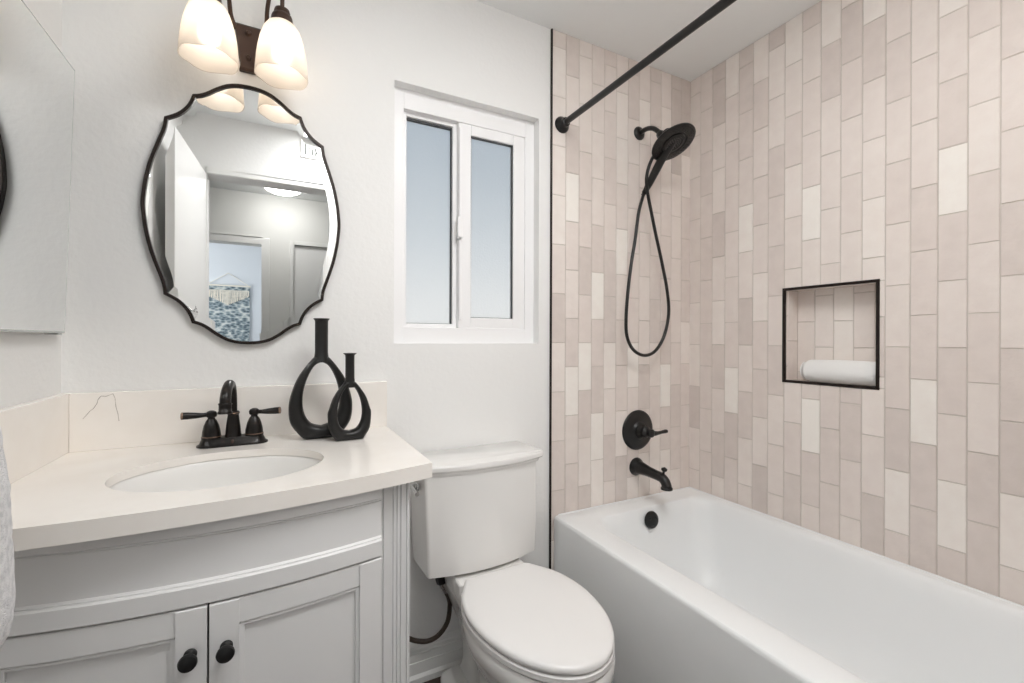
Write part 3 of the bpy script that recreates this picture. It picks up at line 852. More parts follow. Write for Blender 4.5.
# flat plinth foot
rings = [turn(egg([(-0.055, 0.11), (-0.07, 0.128), (-0.16, 0.138), (-0.28, 0.138), (-0.40, 0.13), (-0.50, 0.10), (-0.56, 0.05), (-0.575, 0.0005)], z, off=o_)) for z, o_ in ((FL, 0), (FL + 0.03, 0), (FL + 0.045, 0.006), (FL + 0.06, 0.03))]
obj('foot', G().loft(rings), M_por, toi, smooth=40)
# tank seat gasket between tank and bowl deck
def deck(k, z):
    return turn([(BCX + x * k, y, z) for x, y in [(-0.118, -0.05), (-0.122, -0.12), (-0.128, -0.20), (-0.130, -0.238), (-0.12, -0.246), (0.12, -0.246), (0.130, -0.238), (0.128, -0.20), (0.122, -0.12), (0.118, -0.05)]])
obj('deck', G().loft([deck(1, zr - 0.03), deck(1, 0.384), deck(0.97, 0.3885)]), M_por, toi, smooth=30, bevel=0.003)
obj('tank_gasket', G().lathe([(0.045, 0), (0.045, 0.013)], (TCX + 0.01, -0.105, 0.3885), (0, 0, 1), 24, sx=1.8), M_gap, toi)

# ---------------------------------------------------- toilet water supply
sup = thing('water_supply_hose', 'dark braided water hose looping under the toilet tank', 'hose', (0.45, -0.05, 0.12))
hp = smooth_path([(0.5275, -0.0615, 0.280), (0.534, -0.061, 0.268), (0.5415, -0.060, 0.250), (0.5455, -0.060, 0.222), (0.538, -0.058, 0.166), (0.508, -0.056, 0.128), (0.470, -0.05, 0.114), (0.43, -0.042, 0.122), (0.396, -0.034, 0.14), (0.36, -0.028, 0.165)], 8)
obj('hose', G().tube(hp, 0.0082, 12), M_rubber, sup)
g = G().lathe([(0.013, 0), (0.013, 0.016), (0.0105, 0.018), (0.0105, 0.030), (0.0092, 0.032), (0.0092, 0.042)], (0.5155, -0.062, 0.312), (0.42, 0.0, -1), 12)
obj('coupling_nut', g, M_chrome, sup, smooth=25)
g = G().lathe([(0.011, 0), (0.011, 0.052), (0.017, 0.054), (0.019, 0.058), (0.019, 0.078), (0.014, 0.083)], (0.4945, -0.062, 0.389), (0.28, 0.0, -1), 8)
obj('plastic_nut', g, M_black, sup, smooth=25)
g = G().lathe([(0.024, 0), (0.024, 0.003), (0.010, 0.008), (0.010, 0.04)], (0.345, -0.001, 0.175), (0, -1, 0), 20).lathe([(0.012, 0), (0.012, 0.02), (0.006, 0.024)], (0.345, -0.03, 0.175), (0.9, 0, -0.2), 16)
obj('shutoff_valve', g, M_chrome, sup)

# ================================================================== WALL MIRROR
MX, MZ = -0.072, 1.529
Q = [(0.0, 0.385), (0.030, 0.3825), (0.058, 0.374), (0.085, 0.357), (0.105, 0.341), (0.122, 0.3305), (0.140, 0.3245), 'c', (0.148, 0.301), (0.160, 0.281), (0.178, 0.2625), (0.2045, 0.246), 'c', (0.2085, 0.217), (0.2175, 0.188), (0.229, 0.153), (0.2405, 0.112), (0.250, 0.062), (0.2545, 0.02), (0.2555, 0.0)]
def quarter():
    segs, cur = [], []
    for q in Q:
        if q == 'c':
            segs.append(cur); cur = [cur[-1]]
        else: cur.append(q)
    segs.append(cur)
    out = []
    for sgm in segs:
        p = smooth_path([(a, b, 0) for a, b in sgm], 4)
        out += [(v.x, v.y) for v in (p if sgm is segs[-1] else p[:-1])]
    return out
def mirror_outline():
    q = quarter()
    ur = q; lr = [(x, -z) for x, z in reversed(q[:-1])]
    ll = [(-x, -z) for x, z in q[1:]]; ul = [(-x, z) for x, z in reversed(q[1:-1])]
    return ur + lr + ll + ul
OUT = mirror_outline()
def inset(o, d):
    """offset a closed 2-D outline inwards with mitred corners"""
    n = len(o); res = []
    for i in range(n):
        a, b, c = Vector(o[i - 1] + (0,)), Vector(o[i] + (0,)), Vector(o[(i + 1) % n] + (0,))
        d1 = (b - a).normalized(); d2 = (c - b).normalized()
        n1 = Vector((d1.y, -d1.x, 0)); n2 = Vector((d2.y, -d2.x, 0))
        mm = (n1 + n2)
        mm = mm / max(mm.dot(n1), 0.55) if mm.length > 1e-6 else n1
        res.append((b.x + mm.x * d, b.y + mm.y * d))
    return res
def mring(d, y): return [(MX + x, y, MZ + z) for x, z in (inset(OUT, d) if d else OUT)]
mir = thing('wall_mirror', 'scalloped oval wall mirror with thin dark bronze frame above the sink', 'mirror', (MX, -0.003, MZ))
FW = 0.0090
g = G().loft([mring(0, -0.002), mring(0, -0.0195), mring(0.0015, -0.021), mring(FW - 0.0015, -0.021), mring(FW, -0.0195), mring(FW, -0.002), mring(0, -0.002)], False, False)
obj('frame', g, mat('dark_bronze_frame', srgb(42, 34, 31), 0.3, 0.55), mir, smooth=30)
g = G()
BV = 0.022
# bevelled border, then the flat field
OPEN, last = [], None
for x, z in inset(OUT, FW):                       # keep only points that go steadily round the centre
    a = math.atan2(x, z) % (2 * PI)
    if last is None or a > last + 0.012:
        OPEN.append((x, z)); last = a
def radial(d, y):
    out = []
    for x, z in OPEN:
        l = math.hypot(x, z); out.append((MX + x * (1 - d / l), y, MZ + z * (1 - d / l)))
    return out
def fan(g, ring, c, flip=False):
    n = len(ring)
    return g.add(list(ring) + [c], [((i + 1) % n, i, n) if flip else (i, (i + 1) % n, n) for i in range(n)])
g.loft([radial(-0.001, -0.0147), radial(BV, -0.0150)], False, False)
fan(g, radial(BV, -0.0150), (MX, -0.0150, MZ))
obj('mirror_glass', g, M_mir, mir, smooth=0)
obj('backing', fan(G(), radial(-0.001, -0.009), (MX, -0.009, MZ)), M_gap, mir, smooth=0)

# ---------------------------------------------------- frameless mirror on the left wall
mirl = thing('wall_mirror', 'frameless rectangular mirror leaning out a little from the left wall', 'mirror', (WL, -0.35, 1.17))
y0_, y1_ = -0.66, -0.050
b0, b1, zz0, zz1 = -0.469, -0.4515, 1.1735, 1.8365
def slab(t0, t1, ya, yb, za, zb):
    def xx(z): return b0 + (b1 - b0) * (z - zz0) / (zz1 - zz0)
    return [[(xx(za) - t1, ya, za), (xx(za) - t0, ya, za), (xx(za) - t0, yb, za), (xx(za) - t1, yb, za)],
            [(xx(zb) - t1, ya, zb), (xx(zb) - t0, ya, zb), (xx(zb) - t0, yb, zb), (xx(zb) - t1, yb, zb)]]
def xx(z): return b0 + (b1 - b0) * (z - zz0) / (zz1 - zz0)
e = 0.004
g = G().add([(xx(zz0 + e), y0_ + e, zz0 + e), (xx(zz0 + e), y1_ - e, zz0 + e), (xx(zz1 - e), y1_ - e, zz1 - e), (xx(zz1 - e), y0_ + e, zz1 - e)], [(0, 1, 2, 3)])
obj('mirror_glass', g, M_mir, mirl, smooth=0)
g = G().loft(slab(0.0005, 0.006, y0_, y1_, zz0, zz1))
obj('edge', g, M_glassedge, mirl, smooth=0)
obj('hanger', G().box(WL + 0.0005, WL + 0.018, -0.40, -0.32, 1.70, 1.76), M_gap, mirl, smooth=0)
for yy in (-0.085, -0.62):
    obj('clip', G().box(WL + 0.0005, b0 + 0.0015, yy - 0.012, yy + 0.012, zz0 - 0.004, zz0 - 0.0003), M_chrome, mirl, smooth=0)

# ================================================================== VANITY LIGHT
PXC = -0.077
vl = thing('vanity_light', 'two shade bronze wall light glowing above the oval mirror', 'light fixture', (PXC, -0.002, 2.03))
def plate_ring(y, k=1.0):
    L = []
    n = 10
    for i in range(n + 1):
        t = i / n; z = 1.958 + (2.094 - 1.958) * t
        hw = 0.0225 - 0.003 * math.sin(min(t * 4, 1) * PI) + (0.037 - 0.0225) * (t ** 1.8)
        L.append((PXC - hw * k, y, 2.026 + (z - 2.026) * k))
    return L + [(2 * PXC - x, y_, z) for x, y_, z in reversed(L)]
obj('backplate', G().loft([plate_ring(-0.001), plate_ring(-0.014), plate_ring(-0.019, 0.9)]), M_bronze, vl, smooth=25)
for zz in (2.068, 1.995):
    obj('screw_cap', G().lathe([(0.0075, 0), (0.0075, 0.004), (0.005, 0.008), (0.001, 0.009)], (PXC + 0.002, -0.019, zz), (0, -1, 0), 16), M_bronze, vl)
SHY = -0.135
for sx, tip in ((-0.083, -1), (0.089, 1)):
    cx = PXC + sx; zb = 1.902
    a0 = PXC + (-0.042 if tip < 0 else 0.047)
    arm = smooth_path([(PXC + tip * 0.030, -0.012, 2.075), (a0, -0.030, 2.10), (a0 + tip * 0.004, -0.055, 2.135), (a0 + tip * 0.014, -0.085, 2.180), (a0 + tip * 0.027, -0.112, 2.203), (cx - tip * 0.006, -0.130, 2.190), (cx, SHY, 2.150), (cx, SHY, 2.08)], 8)
    obj('arm', G().tube(arm, 0.0058, 12), M_bronze, vl)
    g = G().lathe([(0.010, 0.195), (0.019, 0.190), (0.021, 0.182), (0.021, 0.176), (0.0255, 0.172), (0.0275, 0.164), (0.0275, 0.158), (0.0305, 0.154), (0.0305, 0.142)], (cx, SHY, zb), (0, 0, 1), 28)
    obj('socket', g, M_bronze, vl)
    pr = [(0.029, 0.150), (0.037, 0.144), (0.047, 0.128), (0.0555, 0.102), (0.0610, 0.074), (0.0645, 0.047), (0.0665, 0.022), (0.0680, 0.004), (0.0682, 0.0)]
    inn = [(r - 0.003, h) for r, h in reversed(pr)]
    n = 40; rings = []
    for r, h in pr + inn:
        ring = []
        for j in range(n):
            a = 2 * PI * j / n
            wob = (0.0022 * math.cos(5 * a)) * max(0, 1 - h / 0.03)
            ring.append((cx + r * math.cos(a), SHY + r * math.sin(a), zb + h + wob))
        rings.append(ring)
    sh = obj('lamp_shade', G().loft(rings, False, False), M_shade, vl, smooth=60)
    bl = obj('light_bulb', G().lathe([(0.010, 0.125), (0.013, 0.11), (0.022, 0.092), (0.027, 0.072), (0.026, 0.056), (0.018, 0.043), (0.006, 0.038), (0.001, 0.0375)], (cx, SHY, zb), (0, 0, 1), 24), M_bulb, sh)

# ================================================================== FAUCET
FXC, FYC = -0.1055, -0.097
fa = thing('faucet', 'oil rubbed bronze two handle faucet behind the oval sink', 'faucet', (FXC, FYC, CT))
def stadium(hx, hy, z, n=10):
    pts = []
    for i in range(n + 1):
        a = -PI / 2 + PI * i / n
        pts.append((FXC + hx - hy + hy * math.cos(a), FYC + hy * math.sin(a), z))
    for i in range(n + 1):
        a = PI / 2 + PI * i / n
        pts.append((FXC - hx + hy + hy * math.cos(a), FYC + hy * math.sin(a), z))
    return pts
obj('base_plate', G().loft([stadium(0.0855, 0.0295, CT), stadium(0.0855, 0.0295, CT + 0.004), stadium(0.079, 0.026, CT + 0.008), stadium(0.075, 0.0235, CT + 0.018), stadium(0.072, 0.0215, CT + 0.023)]), M_orb, fa, smooth=40)
g = G().lathe([(0.0205, 0.021), (0.0205, 0.026), (0.019, 0.030), (0.0175, 0.05), (0.0145, 0.075), (0.0135, 0.083), (0.0155, 0.086), (0.0155, 0.090), (0.012, 0.093)], (FXC, FYC, CT), (0, 0, 1), 28)
sp = obj('spout_tower', g, M_orb, fa)
sp_p = smooth_path([(FXC, FYC, CT + 0.088), (FXC, FYC, CT + 0.118), (FXC - 0.001, FYC - 0.004, CT + 0.143), (FXC - 0.003, FYC - 0.022, CT + 0.166), (FXC - 0.006, FYC - 0.050, CT + 0.172), (FXC - 0.009, FYC - 0.078, CT + 0.160), (FXC - 0.0105, FYC - 0.094, CT + 0.142), (FXC - 0.011, FYC - 0.098, CT + 0.124)], 8)
obj('spout', G().tube(sp_p, interp([0.0095, 0.0095, 0.0098, 0.0105, 0.0115, 0.0122, 0.0128, 0.013], len(sp_p)), 16), M_orb, fa)
g = G().lathe([(0.0145, 0), (0.016, 0.003), (0.0145, 0.006), (0.0145, 0.020), (0.0165, 0.023), (0.0165, 0.028), (0.012, 0.029)], (FXC - 0.011, FYC - 0.0975, CT + 0.1275), (0, -0.14, -1), 24)
obj('spout_tip', g, M_orb, fa)
for sx in (-1, 1):
    hx = FXC + sx * 0.0508
    h = obj('handle', G().lathe([(0.0235, 0.021), (0.0235, 0.025), (0.0225, 0.028), (0.0215, 0.040), (0.0178, 0.057), (0.0125, 0.070), (0.0085, 0.075), (0.0085, 0.078), (0.0125, 0.081), (0.0135, 0.088), (0.011, 0.094), (0.005, 0.097), (0.001, 0.0975)], (hx, FYC, CT), (0, 0, 1), 28), M_orb, fa)
    obj('ring', G().lathe([(0.0226, 0.0248), (0.0242, 0.0265), (0.0226, 0.0282)], (hx, FYC, CT), (0, 0, 1), 28, False, False), M_orbedge, h)
    lv = [(hx, FYC, CT + 0.0875), (hx + sx * 0.018, FYC - 0.003, CT + 0.0865), (hx + sx * 0.036, FYC - 0.007, CT + 0.087), (hx + sx * 0.052, FYC - 0.011, CT + 0.088), (hx + sx * 0.063, FYC - 0.013, CT + 0.0885)]
    obj('lever', G().tube(smooth_path(lv, 5), interp([0.006, 0.0058, 0.0082, 0.0095, 0.0096], 21), 14), M_orb, h)
    t0 = Vector(lv[-1])
    obj('lever_tip', G().lathe([(0.0092, -0.001), (0.010, 0.001), (0.0096, 0.003), (0.006, 0.0045)], t0, (sx, -0.2, 0.05), 16), M_orbedge, h)
obj('ring', G().lathe([(0.0138, 0.0845), (0.0162, 0.088), (0.0138, 0.0915)], (FXC, FYC, CT), (0, 0, 1), 28, False, False), M_orbedge, sp)

obj('emblem', G().lathe([(0.0036, -0.001), (0.0036, 0.0012), (0.003, 0.0016), (0.001, 0.0018)], (FXC, FYC - 0.0245, CT + 0.0125), (0, -1, 0.25), 20, sx=1.5), M_bronze, fa)

# ================================================================== VASES
def vase(label, cx, y, zt, z_joint, hole_t, hole_b, hwo, hwi, z_wide, neck, flare, base, dep, rot):
    t = thing('ring_vase', label, 'vase', (cx, y, CT), 'black ring vases')
    z0 = CT
    # outer and inner teardrop outlines (half width by height)
    H = z_joint - z0
    fz = (z_wide - z0) / H
    out_pts = [(base, 0.0), (base + 0.35 * (hwo - base), 0.06 * H), (hwo * 0.94, 0.20 * H), (hwo, fz * H), (hwo * 0.95, 0.52 * H), (hwo * 0.76, 0.72 * H), (hwo * 0.48, 0.88 * H), (neck * 1.02, 1.0 * H)]
    Hi = hole_t - hole_b
    in_pts = [(0.0, 0.0), (hwi * 0.55, 0.055 * Hi), (hwi * 0.88, 0.19 * Hi), (hwi, 0.38 * Hi), (hwi * 0.92, 0.60 * Hi), (hwi * 0.68, 0.80 * Hi), (hwi * 0.36, 0.945 * Hi), (0.0, Hi)]
    n = 40
    o_ = [Vector((0, 0, 0))] + []
    po = smooth_path([(a, b, 0) for a, b in out_pts], 10); pi_ = smooth_path([(a, b, 0) for a, b in in_pts], 10)
    def resample(p, n):
        d = [0]
        for i in range(1, len(p)): d.append(d[-1] + (p[i] - p[i - 1]).length)
        res = []
        k = 0
        for i in range(n + 1):
            s_ = d[-1] * i / n
            while k < len(d) - 2 and d[k + 1] < s_: k += 1
            f = (s_ - d[k]) / max(d[k + 1] - d[k], 1e-9)
            res.append(p[k].lerp(p[k + 1], min(max(f, 0), 1)))
        return res
    po = [Vector((0, 0, 0)), Vector((base * 0.5, 0, 0))] + po + [Vector((neck * 0.5, H, 0)), Vector((0, H, 0))]
    O = resample(po, n); I = resample(pi_, n)
    right = [((O[i].x, O[i].y + z0), (I[i].x, I[i].y + hole_b)) for i in range(n + 1)]
    loop = right + [((-a[0], a[1]), (-b[0], b[1])) for a, b in reversed(right[1:-1])]
    rings = []
    m_ = 14
    for a, b in loop:
        A, B = Vector((a[0], 0, a[1])), Vector((b[0], 0, b[1]))
        mid = (A + B) / 2; d = (A - B) / 2
        ring = []
        for j in range(m_):
            th = 2 * PI * j / m_
            c, s_ = math.cos(th), math.sin(th)
            ce = math.copysign(abs(c) ** 0.7, c); se = math.copysign(abs(s_) ** 0.85, s_)
            dd = dep * (0.62 + 0.38 * min(1, max(0, (z_joint - mid.z) / H)))
            p = mid + d * ce + Vector((0, dd * se, 0))
            p.z = max(p.z, z0)
            ring.append(p)
        rings.append(ring)
    rings.append(rings[0])
    def rt_(p):
        c, s_ = math.cos(rot), math.sin(rot)
        return (cx + p[0] * c - p[1] * s_, y + p[0] * s_ + p[1] * c, p[2])
    rings = [[rt_(p) for p in r] for r in rings]
    obj('ring_body', G().loft(rings, False, False), M_vase, t, smooth=60)
    h = zt - z_joint
    obj('neck', G().lathe([(neck * 1.25, -0.018), (neck * 1.08, 0.0), (neck, 0.012), (neck, h - 0.012), (neck * 1.04, h - 0.006), (flare, h - 0.001), (flare, h), (neck * 0.72, h), (neck * 0.7, h - 0.03)], (cx, y, z_joint), (0, 0, 1), 28), M_vase, t)
    return t
vase('taller black ring vase with long neck nearest the backsplash', 0.1195, -0.117, 1.222, 1.110, 1.0925, 0.904, 0.0880, 0.0510, 0.9560, 0.0182, 0.0228, 0.046, 0.026, 0.05)
vase('shorter black ring vase standing in front of the taller one', 0.1915, -0.180, 1.120, 1.038, 1.0265, 0.893, 0.0605, 0.0355, 0.9430, 0.0128, 0.0188, 0.036, 0.022, 0.08)

# ================================================================== SHOWER
RX, RZ = 1.0480, 2.0530
rod = thing('shower_curtain_rod', 'straight black shower curtain rod running above the tub edge', 'curtain rod', (RX, YF / 2, RZ))
obj('rod', G().tube([(RX, -0.012, RZ), (RX, -0.74, RZ)], 0.0122, 20).tube([(RX, -0.72, RZ), (RX, YF + 0.012, RZ)], 0.0130, 20), M_black, rod)
for yy, s_ in ((-0.0062, -1), (YF + 0.0042, 1)):
    obj('flange', G().lathe([(0.034, 0), (0.034, 0.004), (0.030, 0.010), (0.021, 0.017), (0.0185, 0.020), (0.0185, 0.034), (0.016, 0.036)], (RX, yy, RZ), (0, s_, 0), 32), M_black, rod)

SXH = 1.4718
sw = thing('shower_fixture', 'black shower head with docked hand sprayer and looping hose', 'shower head', (SXH, -0.007, 2.109))
obj('flange', G().lathe([(0.031, 0), (0.031, 0.003), (0.026, 0.009), (0.012, 0.013)], (SXH, -0.0062, 2.109), (0, -1, 0), 32), M_black, sw)
ap_ = smooth_path([(SXH, -0.01, 2.109), (SXH, -0.055, 2.110), (SXH, -0.095, 2.095), (SXH, -0.128, 2.066), (SXH, -0.150, 2.042)], 8)
obj('arm', G().tube(ap_, 0.0105, 14), M_black, sw)
hn = Vector((0.09, -0.48, -0.87)).normalized()
hc = Vector((1.468, -0.213, 1.986))       # centre of the face
hb = hc - hn * 0.035
g = G().lathe([(0.016, -0.035), (0.022, -0.028), (0.024, -0.012), (0.030, 0.0), (0.062, 0.014), (0.088, 0.026), (0.0945, 0.032), (0.0945, 0.037), (0.091, 0.040), (0.058, 0.041), (0.0545, 0.036), (0.001, 0.036)], hb, hn, 44)
head = obj('rain_head', g, M_black, sw)
g = G()
u1 = hn.cross(Vector((1, 0, 0))).normalized(); u2 = hn.cross(u1)
for rr, nn in ((0.066, 26), (0.075, 30), (0.084, 34)):
    for i in range(nn):
        a = 2 * PI * i / nn
        g.lathe([(0.0016, 0.0405), (0.0012, 0.0435)], hb + u1 * (rr * math.cos(a)) + u2 * (rr * math.sin(a)), hn, 6)
obj('nozzles', g, M_orb, head)['kind'] = 'stuff'
g = G().lathe([(0.030, -0.025), (0.046, -0.004), (0.049, 0.004), (0.047, 0.010), (0.036, 0.012), (0.034, 0.009), (0.001, 0.009)], hc - hn * 0.004, hn, 36)
hand = obj('hand_sprayer', g, M_black, sw)
g = G()
for rr, nn in ((0.010, 6), (0.019, 12), (0.028, 18)):
    for i in range(nn):
        a = 2 * PI * i / nn
        g.lathe([(0.0019, 0.004), (0.0014, 0.0085)], hc + u1 * (rr * math.cos(a)) + u2 * (rr * math.sin(a)), hn, 6)
obj('nozzles', g, M_nozzle, hand)['kind'] = 'stuff'
h0 = hc - hn * 0.012
hend = Vector((1.4560, -0.066, 1.828))
hp = smooth_path([h0, h0.lerp(hend, 0.28) - hn * 0.004, h0.lerp(hend, 0.6) - hn * 0.002, h0.lerp(hend, 0.85), hend], 6)
obj('sprayer_handle', G().tube(hp, interp([0.020, 0.0185, 0.0175, 0.0155, 0.0115], len(hp)), 16), M_black, hand)
hd = (hend - h0).normalized()
obj('swivel_nut', G().lathe([(0.0105, -0.004), (0.012, 0), (0.012, 0.012), (0.009, 0.016), (0.009, 0.024)], hend, hd, 14), M_black, hand, smooth=25)
# hose: from sprayer, round the loop and up to the bracket behind the head
HY_ = -0.075
loop = [hend + hd * 0.015, (1.440, -0.060, 1.785), (1.418, -0.062, 1.72), (1.395, -0.066, 1.60), (1.371, -0.070, 1.50), (1.350, -0.074, 1.385), (1.337, -0.076, 1.27), (1.342, HY_, 1.18), (1.378, HY_, 1.120), (1.440, HY_, 1.094), (1.507, HY_, 1.112), (1.562, HY_, 1.18), (1.590, HY_, 1.28), (1.581, HY_, 1.385), (1.548, HY_, 1.51), (1.508, HY_, 1.64), (1.478, HY_, 1.745), (1.452, -0.082, 1.815), (1.436, -0.092, 1.872), (1.440, -0.105, 1.925), (1.455, -0.125, 1.975), (1.4705, -0.142, 2.010)]
hp = smooth_path(loop, 6)
obj('hose', G().tube(hp, 0.0072, 12), M_black, sw)
obj('bracket', G().lathe([(0.014, -0.03), (0.018, -0.024), (0.019, 0.012), (0.014, 0.02)], (1.4715, -0.149, 2.035), (0, -0.55, -0.83), 20), M_black, sw)

va = thing('shower_valve', 'round black shower valve with lever handle above the tub spout', 'shower valve', (1.468, -0.006, 0.75))
obj('escutcheon', G().lathe([(0.0905, 0), (0.091, 0.003), (0.087, 0.008), (0.075, 0.0105), (0.045, 0.012), (0.040, 0.016), (0.036, 0.022), (0.034, 0.024)], (1.468, -0.0062, 0.75), (0, -1, 0), 48), M_black, va)
hd_ = obj('handle_hub', G().lathe([(0.030, 0.018), (0.031, 0.03), (0.027, 0.036), (0.024, 0.05), (0.0255, 0.054), (0.0255, 0.060), (0.019, 0.066), (0.017, 0.080), (0.019, 0.084), (0.018, 0.092), (0.009, 0.097), (0.001, 0.098)], (1.468, -0.0062, 0.75), (0, -1, 0), 32), M_black, va)
lp = smooth_path([(1.472, -0.088, 0.750), (1.492, -0.090, 0.747), (1.510, -0.091, 0.747), (1.530, -0.092, 0.749), (1.552, -0.093, 0.751), (1.562, -0.0935, 0.751)], 5)
obj('lever', G().tube(lp, interp([0.013, 0.0115, 0.0085, 0.0072, 0.0088, 0.0078], len(lp)), 14), M_black, hd_)

so = thing('tub_spout', 'black curved tub spout with diverter knob over the tub end', 'tub spout', (1.461, -0.006, 0.5835))
obj('flange', G().lathe([(0.0405, 0), (0.041, 0.004), (0.037, 0.012), (0.031, 0.022)], (1.461, -0.0062, 0.5835), (0, -1, 0), 32), M_black, so)
pp = smooth_path([(1.461, -0.012, 0.5835), (1.461, -0.045, 0.583), (1.461, -0.085, 0.580), (1.461, -0.130, 0.577), (1.461, -0.160, 0.574), (1.461, -0.178, 0.564), (1.461, -0.187, 0.550), (1.461, -0.189, 0.540)], 6)
obj('spout_body', G().tube(pp, interp([0.035, 0.0275, 0.0225, 0.0205, 0.0205, 0.0205, 0.0205, 0.0215], len(pp)), 22), M_black, so)
obj('outlet_ring', G().lathe([(0.0215, 0), (0.0245, 0.003), (0.0245, 0.010), (0.020, 0.011)], (1.461, -0.189, 0.5415), (0, 0, -1), 24), M_black, so)
obj('diverter_knob', G().lathe([(0.005, 0), (0.005, 0.012), (0.007, 0.014), (0.0125, 0.020), (0.0125, 0.026), (0.007, 0.029), (0.004, 0.032)], (1.461, -0.170, 0.590), (0, -0.25, 1), 18), M_black, so)

# ================================================================== TOWELS
# rolled towel in the niche (axis along y, end pointing at the alcove back)
tw = thing('rolled_towel', 'rolled white towel lying in the tiled shower niche', 'towel', (WR + 0.043, -0.65, NZ0 + 0.002))
rr = random.Random(3)
rings = []
prof = [(0.001, -0.010), (0.010, -0.008), (0.020, -0.003), (0.030, 0.006), (0.038, 0.017), (0.0415, 0.028), (0.0425, 0.06), (0.043, 0.12), (0.043, 0.20), (0.042, 0.240), (0.036, 0.252), (0.02, 0.256), (0.001, 0.255)]
cz = NZ0 + 0.002 + 0.043
n = 40
for r, h in prof:
    ring = []
    for j in range(n):
        a = 2 * PI * j / n
        q = r * (1 + 0.012 * math.sin(3 * a + h * 20) + rr.uniform(-0.006, 0.006))
        x = WR + 0.043 + q * 0.97 * math.cos(a)
        z = cz + q * 1.02 * math.sin(a)
        z = max(z, NZ0 + 0.0022)
        ring.append((x, -0.527 - h, z))
    rings.append(ring)
roll_ = obj('roll', G().loft(rings), M_towel, tw, smooth=60)
# loose outer flap and the spiral seen at the end
sp_ = []
for i in range(70):
    a = i * 0.28; r = 0.004 + 0.0005 * i
    sp_.append((WR + 0.043 + r * math.cos(a), -0.5165 - max(0, r - 0.008) * 0.55, cz + r * math.sin(a)))
obj('spiral_edge', G().tube(sp_, 0.0022, 8), M_towel, roll_)
fl_ = [[(WR + 0.043 + 0.0445 * math.cos(a), y, max(cz + 0.0455 * math.sin(a), NZ0 + 0.0023)) for a in [math.radians(d) for d in range(150, 236, 6)]] for y in (-0.548, -0.60, -0.68, -0.755)]
obj('flap', G().loft(fl_, False, False, False), M_towel, roll_, smooth=60)

# hand towel on the door hook
ht = thing('hand_towel', 'pale grey textured towel hanging from the open door at far left', 'towel', (hk.x + 0.02, hk.y, 0.85))
rings = []
rr = random.Random(5)
PROF = [(1.30, -0.47), (1.18, -0.44), (1.069, -0.386), (1.01, -0.3745), (0.924, -0.3685), (0.881, -0.366), (0.858, -0.372), (0.838, -0.385)]
def sil(z):        # how far the towel stands out from the door at each height
    for (z1, k1), (z2, k2) in zip(PROF, PROF[1:]):
        if z <= z1 and z >= z2: return k1 + (k2 - k1) * (z1 - z) / (z1 - z2)
    return PROF[-1][1]
def face_x(y): return hinge.x + dv.x * (y - hinge.y) / dv.y + 0.001
NR = 44
for i in range(NR + 1):
    t = i / NR
    z = 1.272 - t * (1.272 - 0.838)
    wy = 0.022 + 0.075 * min(1, t * 1.9) ** 0.8
    wx = 0.020 + 0.112 * min(1, t * 1.25) ** 0.9
    if t > 0.93:
        q = (t - 0.93) / 0.07; wx *= 1 - 0.35 * q * q; wy *= 1 - 0.12 * q * q
    K = sil(z)
    lo_w, hi_w = 0.01, 0.25
    for _ in range(30):
        wx = (lo_w + hi_w) / 2
        mxv = max((face_x(hk.y) + wx * (0.5 + 0.5 * math.copysign(abs(math.cos(a)) ** 0.9, math.cos(a)))) / (hk.y + wy * math.copysign(abs(math.sin(a)) ** 0.9, math.sin(a)) + 1.57) for a in [2 * PI * q / 72 for q in range(72)])
        if mxv < K: lo_w = wx
        else: hi_w = wx
    wx = min(wx, 0.03 + 0.25 * t)
    ring = []
    for j in range(72):
        a = 2 * PI * j / 72
        fold = 1 + 0.09 * math.sin(4 * a + 1.1 + 0.8 * t) * min(1, t * 2)
        c, s_ = math.cos(a), math.sin(a)
        py = hk.y + wy * math.copysign(abs(s_) ** 0.9, s_) + rr.uniform(-0.0009, 0.0009)
        px = face_x(hk.y) + wx * (0.5 + 0.5 * fold * math.copysign(abs(c) ** 0.9, c)) + rr.uniform(-0.0009, 0.0009)
        ring.append((max(px, face_x(py) + 0.001), py, z))
    rings.append(ring)
obj('cloth', G().loft(rings), M_grey_towel, ht, smooth=60)
loop_ = [hk + nv * 0.040 + Vector((0, 0, -0.004)) + Vector((0, 0.012 * math.sin(2 * PI * i / 16), 0.012 * math.cos(2 * PI * i / 16) - 0.012)) for i in range(16)]
obj('hanging_loop', G().tube(loop_, 0.0018, 8, closed=True), M_grey_towel, ht)

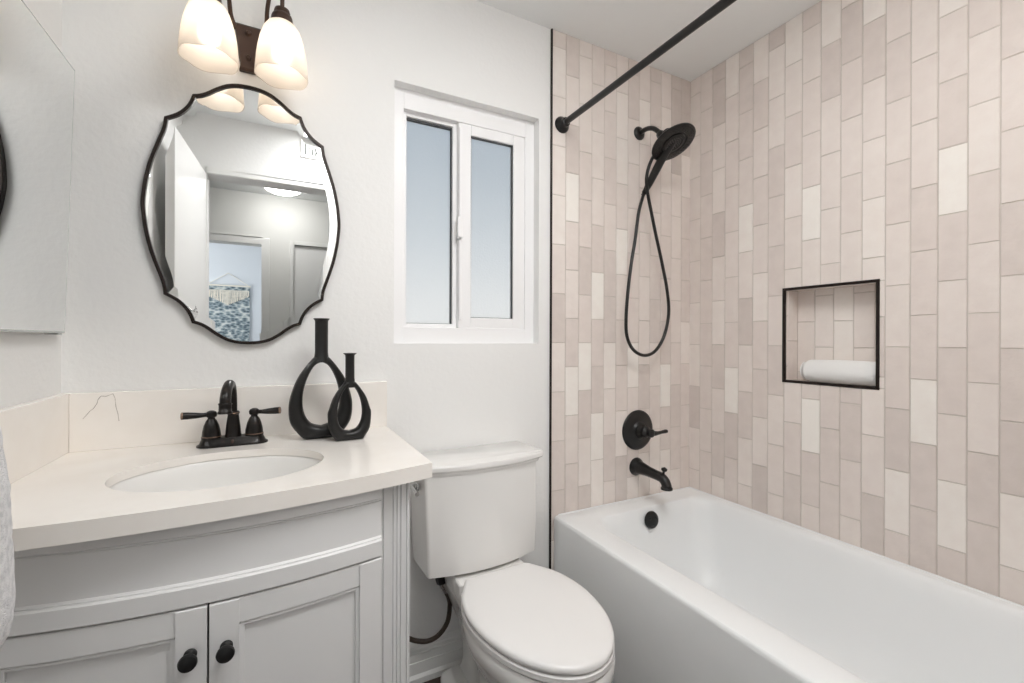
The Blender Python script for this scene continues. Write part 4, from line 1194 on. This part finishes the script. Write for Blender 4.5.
# ================================================================== SEEN IN THE MIRROR
# ceiling light in the hall
HLX, HLY = 0.045, -2.60
hl = thing('ceiling_light', 'round white dome ceiling light glowing in the hall', 'ceiling light', (HLX, HLY, CEIL))
obj('base', G().lathe([(0.17, 0), (0.17, 0.012), (0.16, 0.02)], (HLX, HLY, CEIL), (0, 0, -1), 40), M_trimw, hl)
obj('dome', G().lathe([(0.158, 0.018), (0.152, 0.035), (0.13, 0.058), (0.095, 0.076), (0.05, 0.087), (0.001, 0.09)], (HLX, HLY, CEIL), (0, 0, -1), 40, False, True), M_dome, hl)
# vent grille over the door
VX, VZ = 0.215, 2.345
ve = thing('vent_grille', 'small white slotted vent grille high on the wall over the door', 'vent', (VX, YF, VZ))
g = rect_frame(G(), VX - 0.085, VX + 0.085, VZ - 0.06, VZ + 0.06, 0.016, YF + 0.0005, YF + 0.010)
obj('frame', g, M_trimw, ve, smooth=0, bevel=0.002)
obj('backing', G().box(VX - 0.07, VX + 0.07, YF + 0.0005, YF + 0.002, VZ - 0.046, VZ + 0.046), M_blackplug, ve, smooth=0)
for i in range(8):
    x = VX - 0.0665 + i * 0.019
    obj('slat', G().box(x - 0.006, x + 0.006, YF + 0.002, YF + 0.009, VZ - 0.045, VZ + 0.045), M_trimw, ve, smooth=0)
# woven wall hanging in the room beyond
WHX, WHY = -0.572, RY
wh = thing('woven_wall_hanging', 'blue and cream woven wall hanging in the room beyond the hall', 'wall hanging', (WHX, WHY, 1.6))
obj('dowel', G().tube([(WHX - 0.26, WHY + 0.03, 1.875), (WHX + 0.26, WHY + 0.03, 1.875)], 0.010, 12), M_rope, wh)
obj('cord', G().tube([(WHX - 0.24, WHY + 0.03, 1.88), (WHX, WHY + 0.012, 2.045), (WHX + 0.24, WHY + 0.03, 1.88)], 0.004, 8), M_rope, wh)
g = G()
pts = [(WHX - 0.25, 0.95), (WHX + 0.25, 0.95), (WHX + 0.25, 1.865), (WHX - 0.25, 1.865)]
g.prism(pts, 1, WHY + 0.008, WHY + 0.026)
obj('woven_panel', g, M_woven, wh, smooth=0)
g = G()
for i in range(40):
    x = WHX - 0.24 + i * 0.48 / 39
    zl = 1.735 - 0.12 * (1 - abs(x - WHX) / 0.24)
    g.tube([(x, WHY + 0.034, 1.815), (x + rr.uniform(-.004, .004), WHY + 0.038, (1.815 + zl) / 2), (x + rr.uniform(-.004, .004), WHY + 0.034, zl)], 0.005, 6)
fo = obj('fringe', g, M_rope, wh)
fo['kind'] = 'stuff'
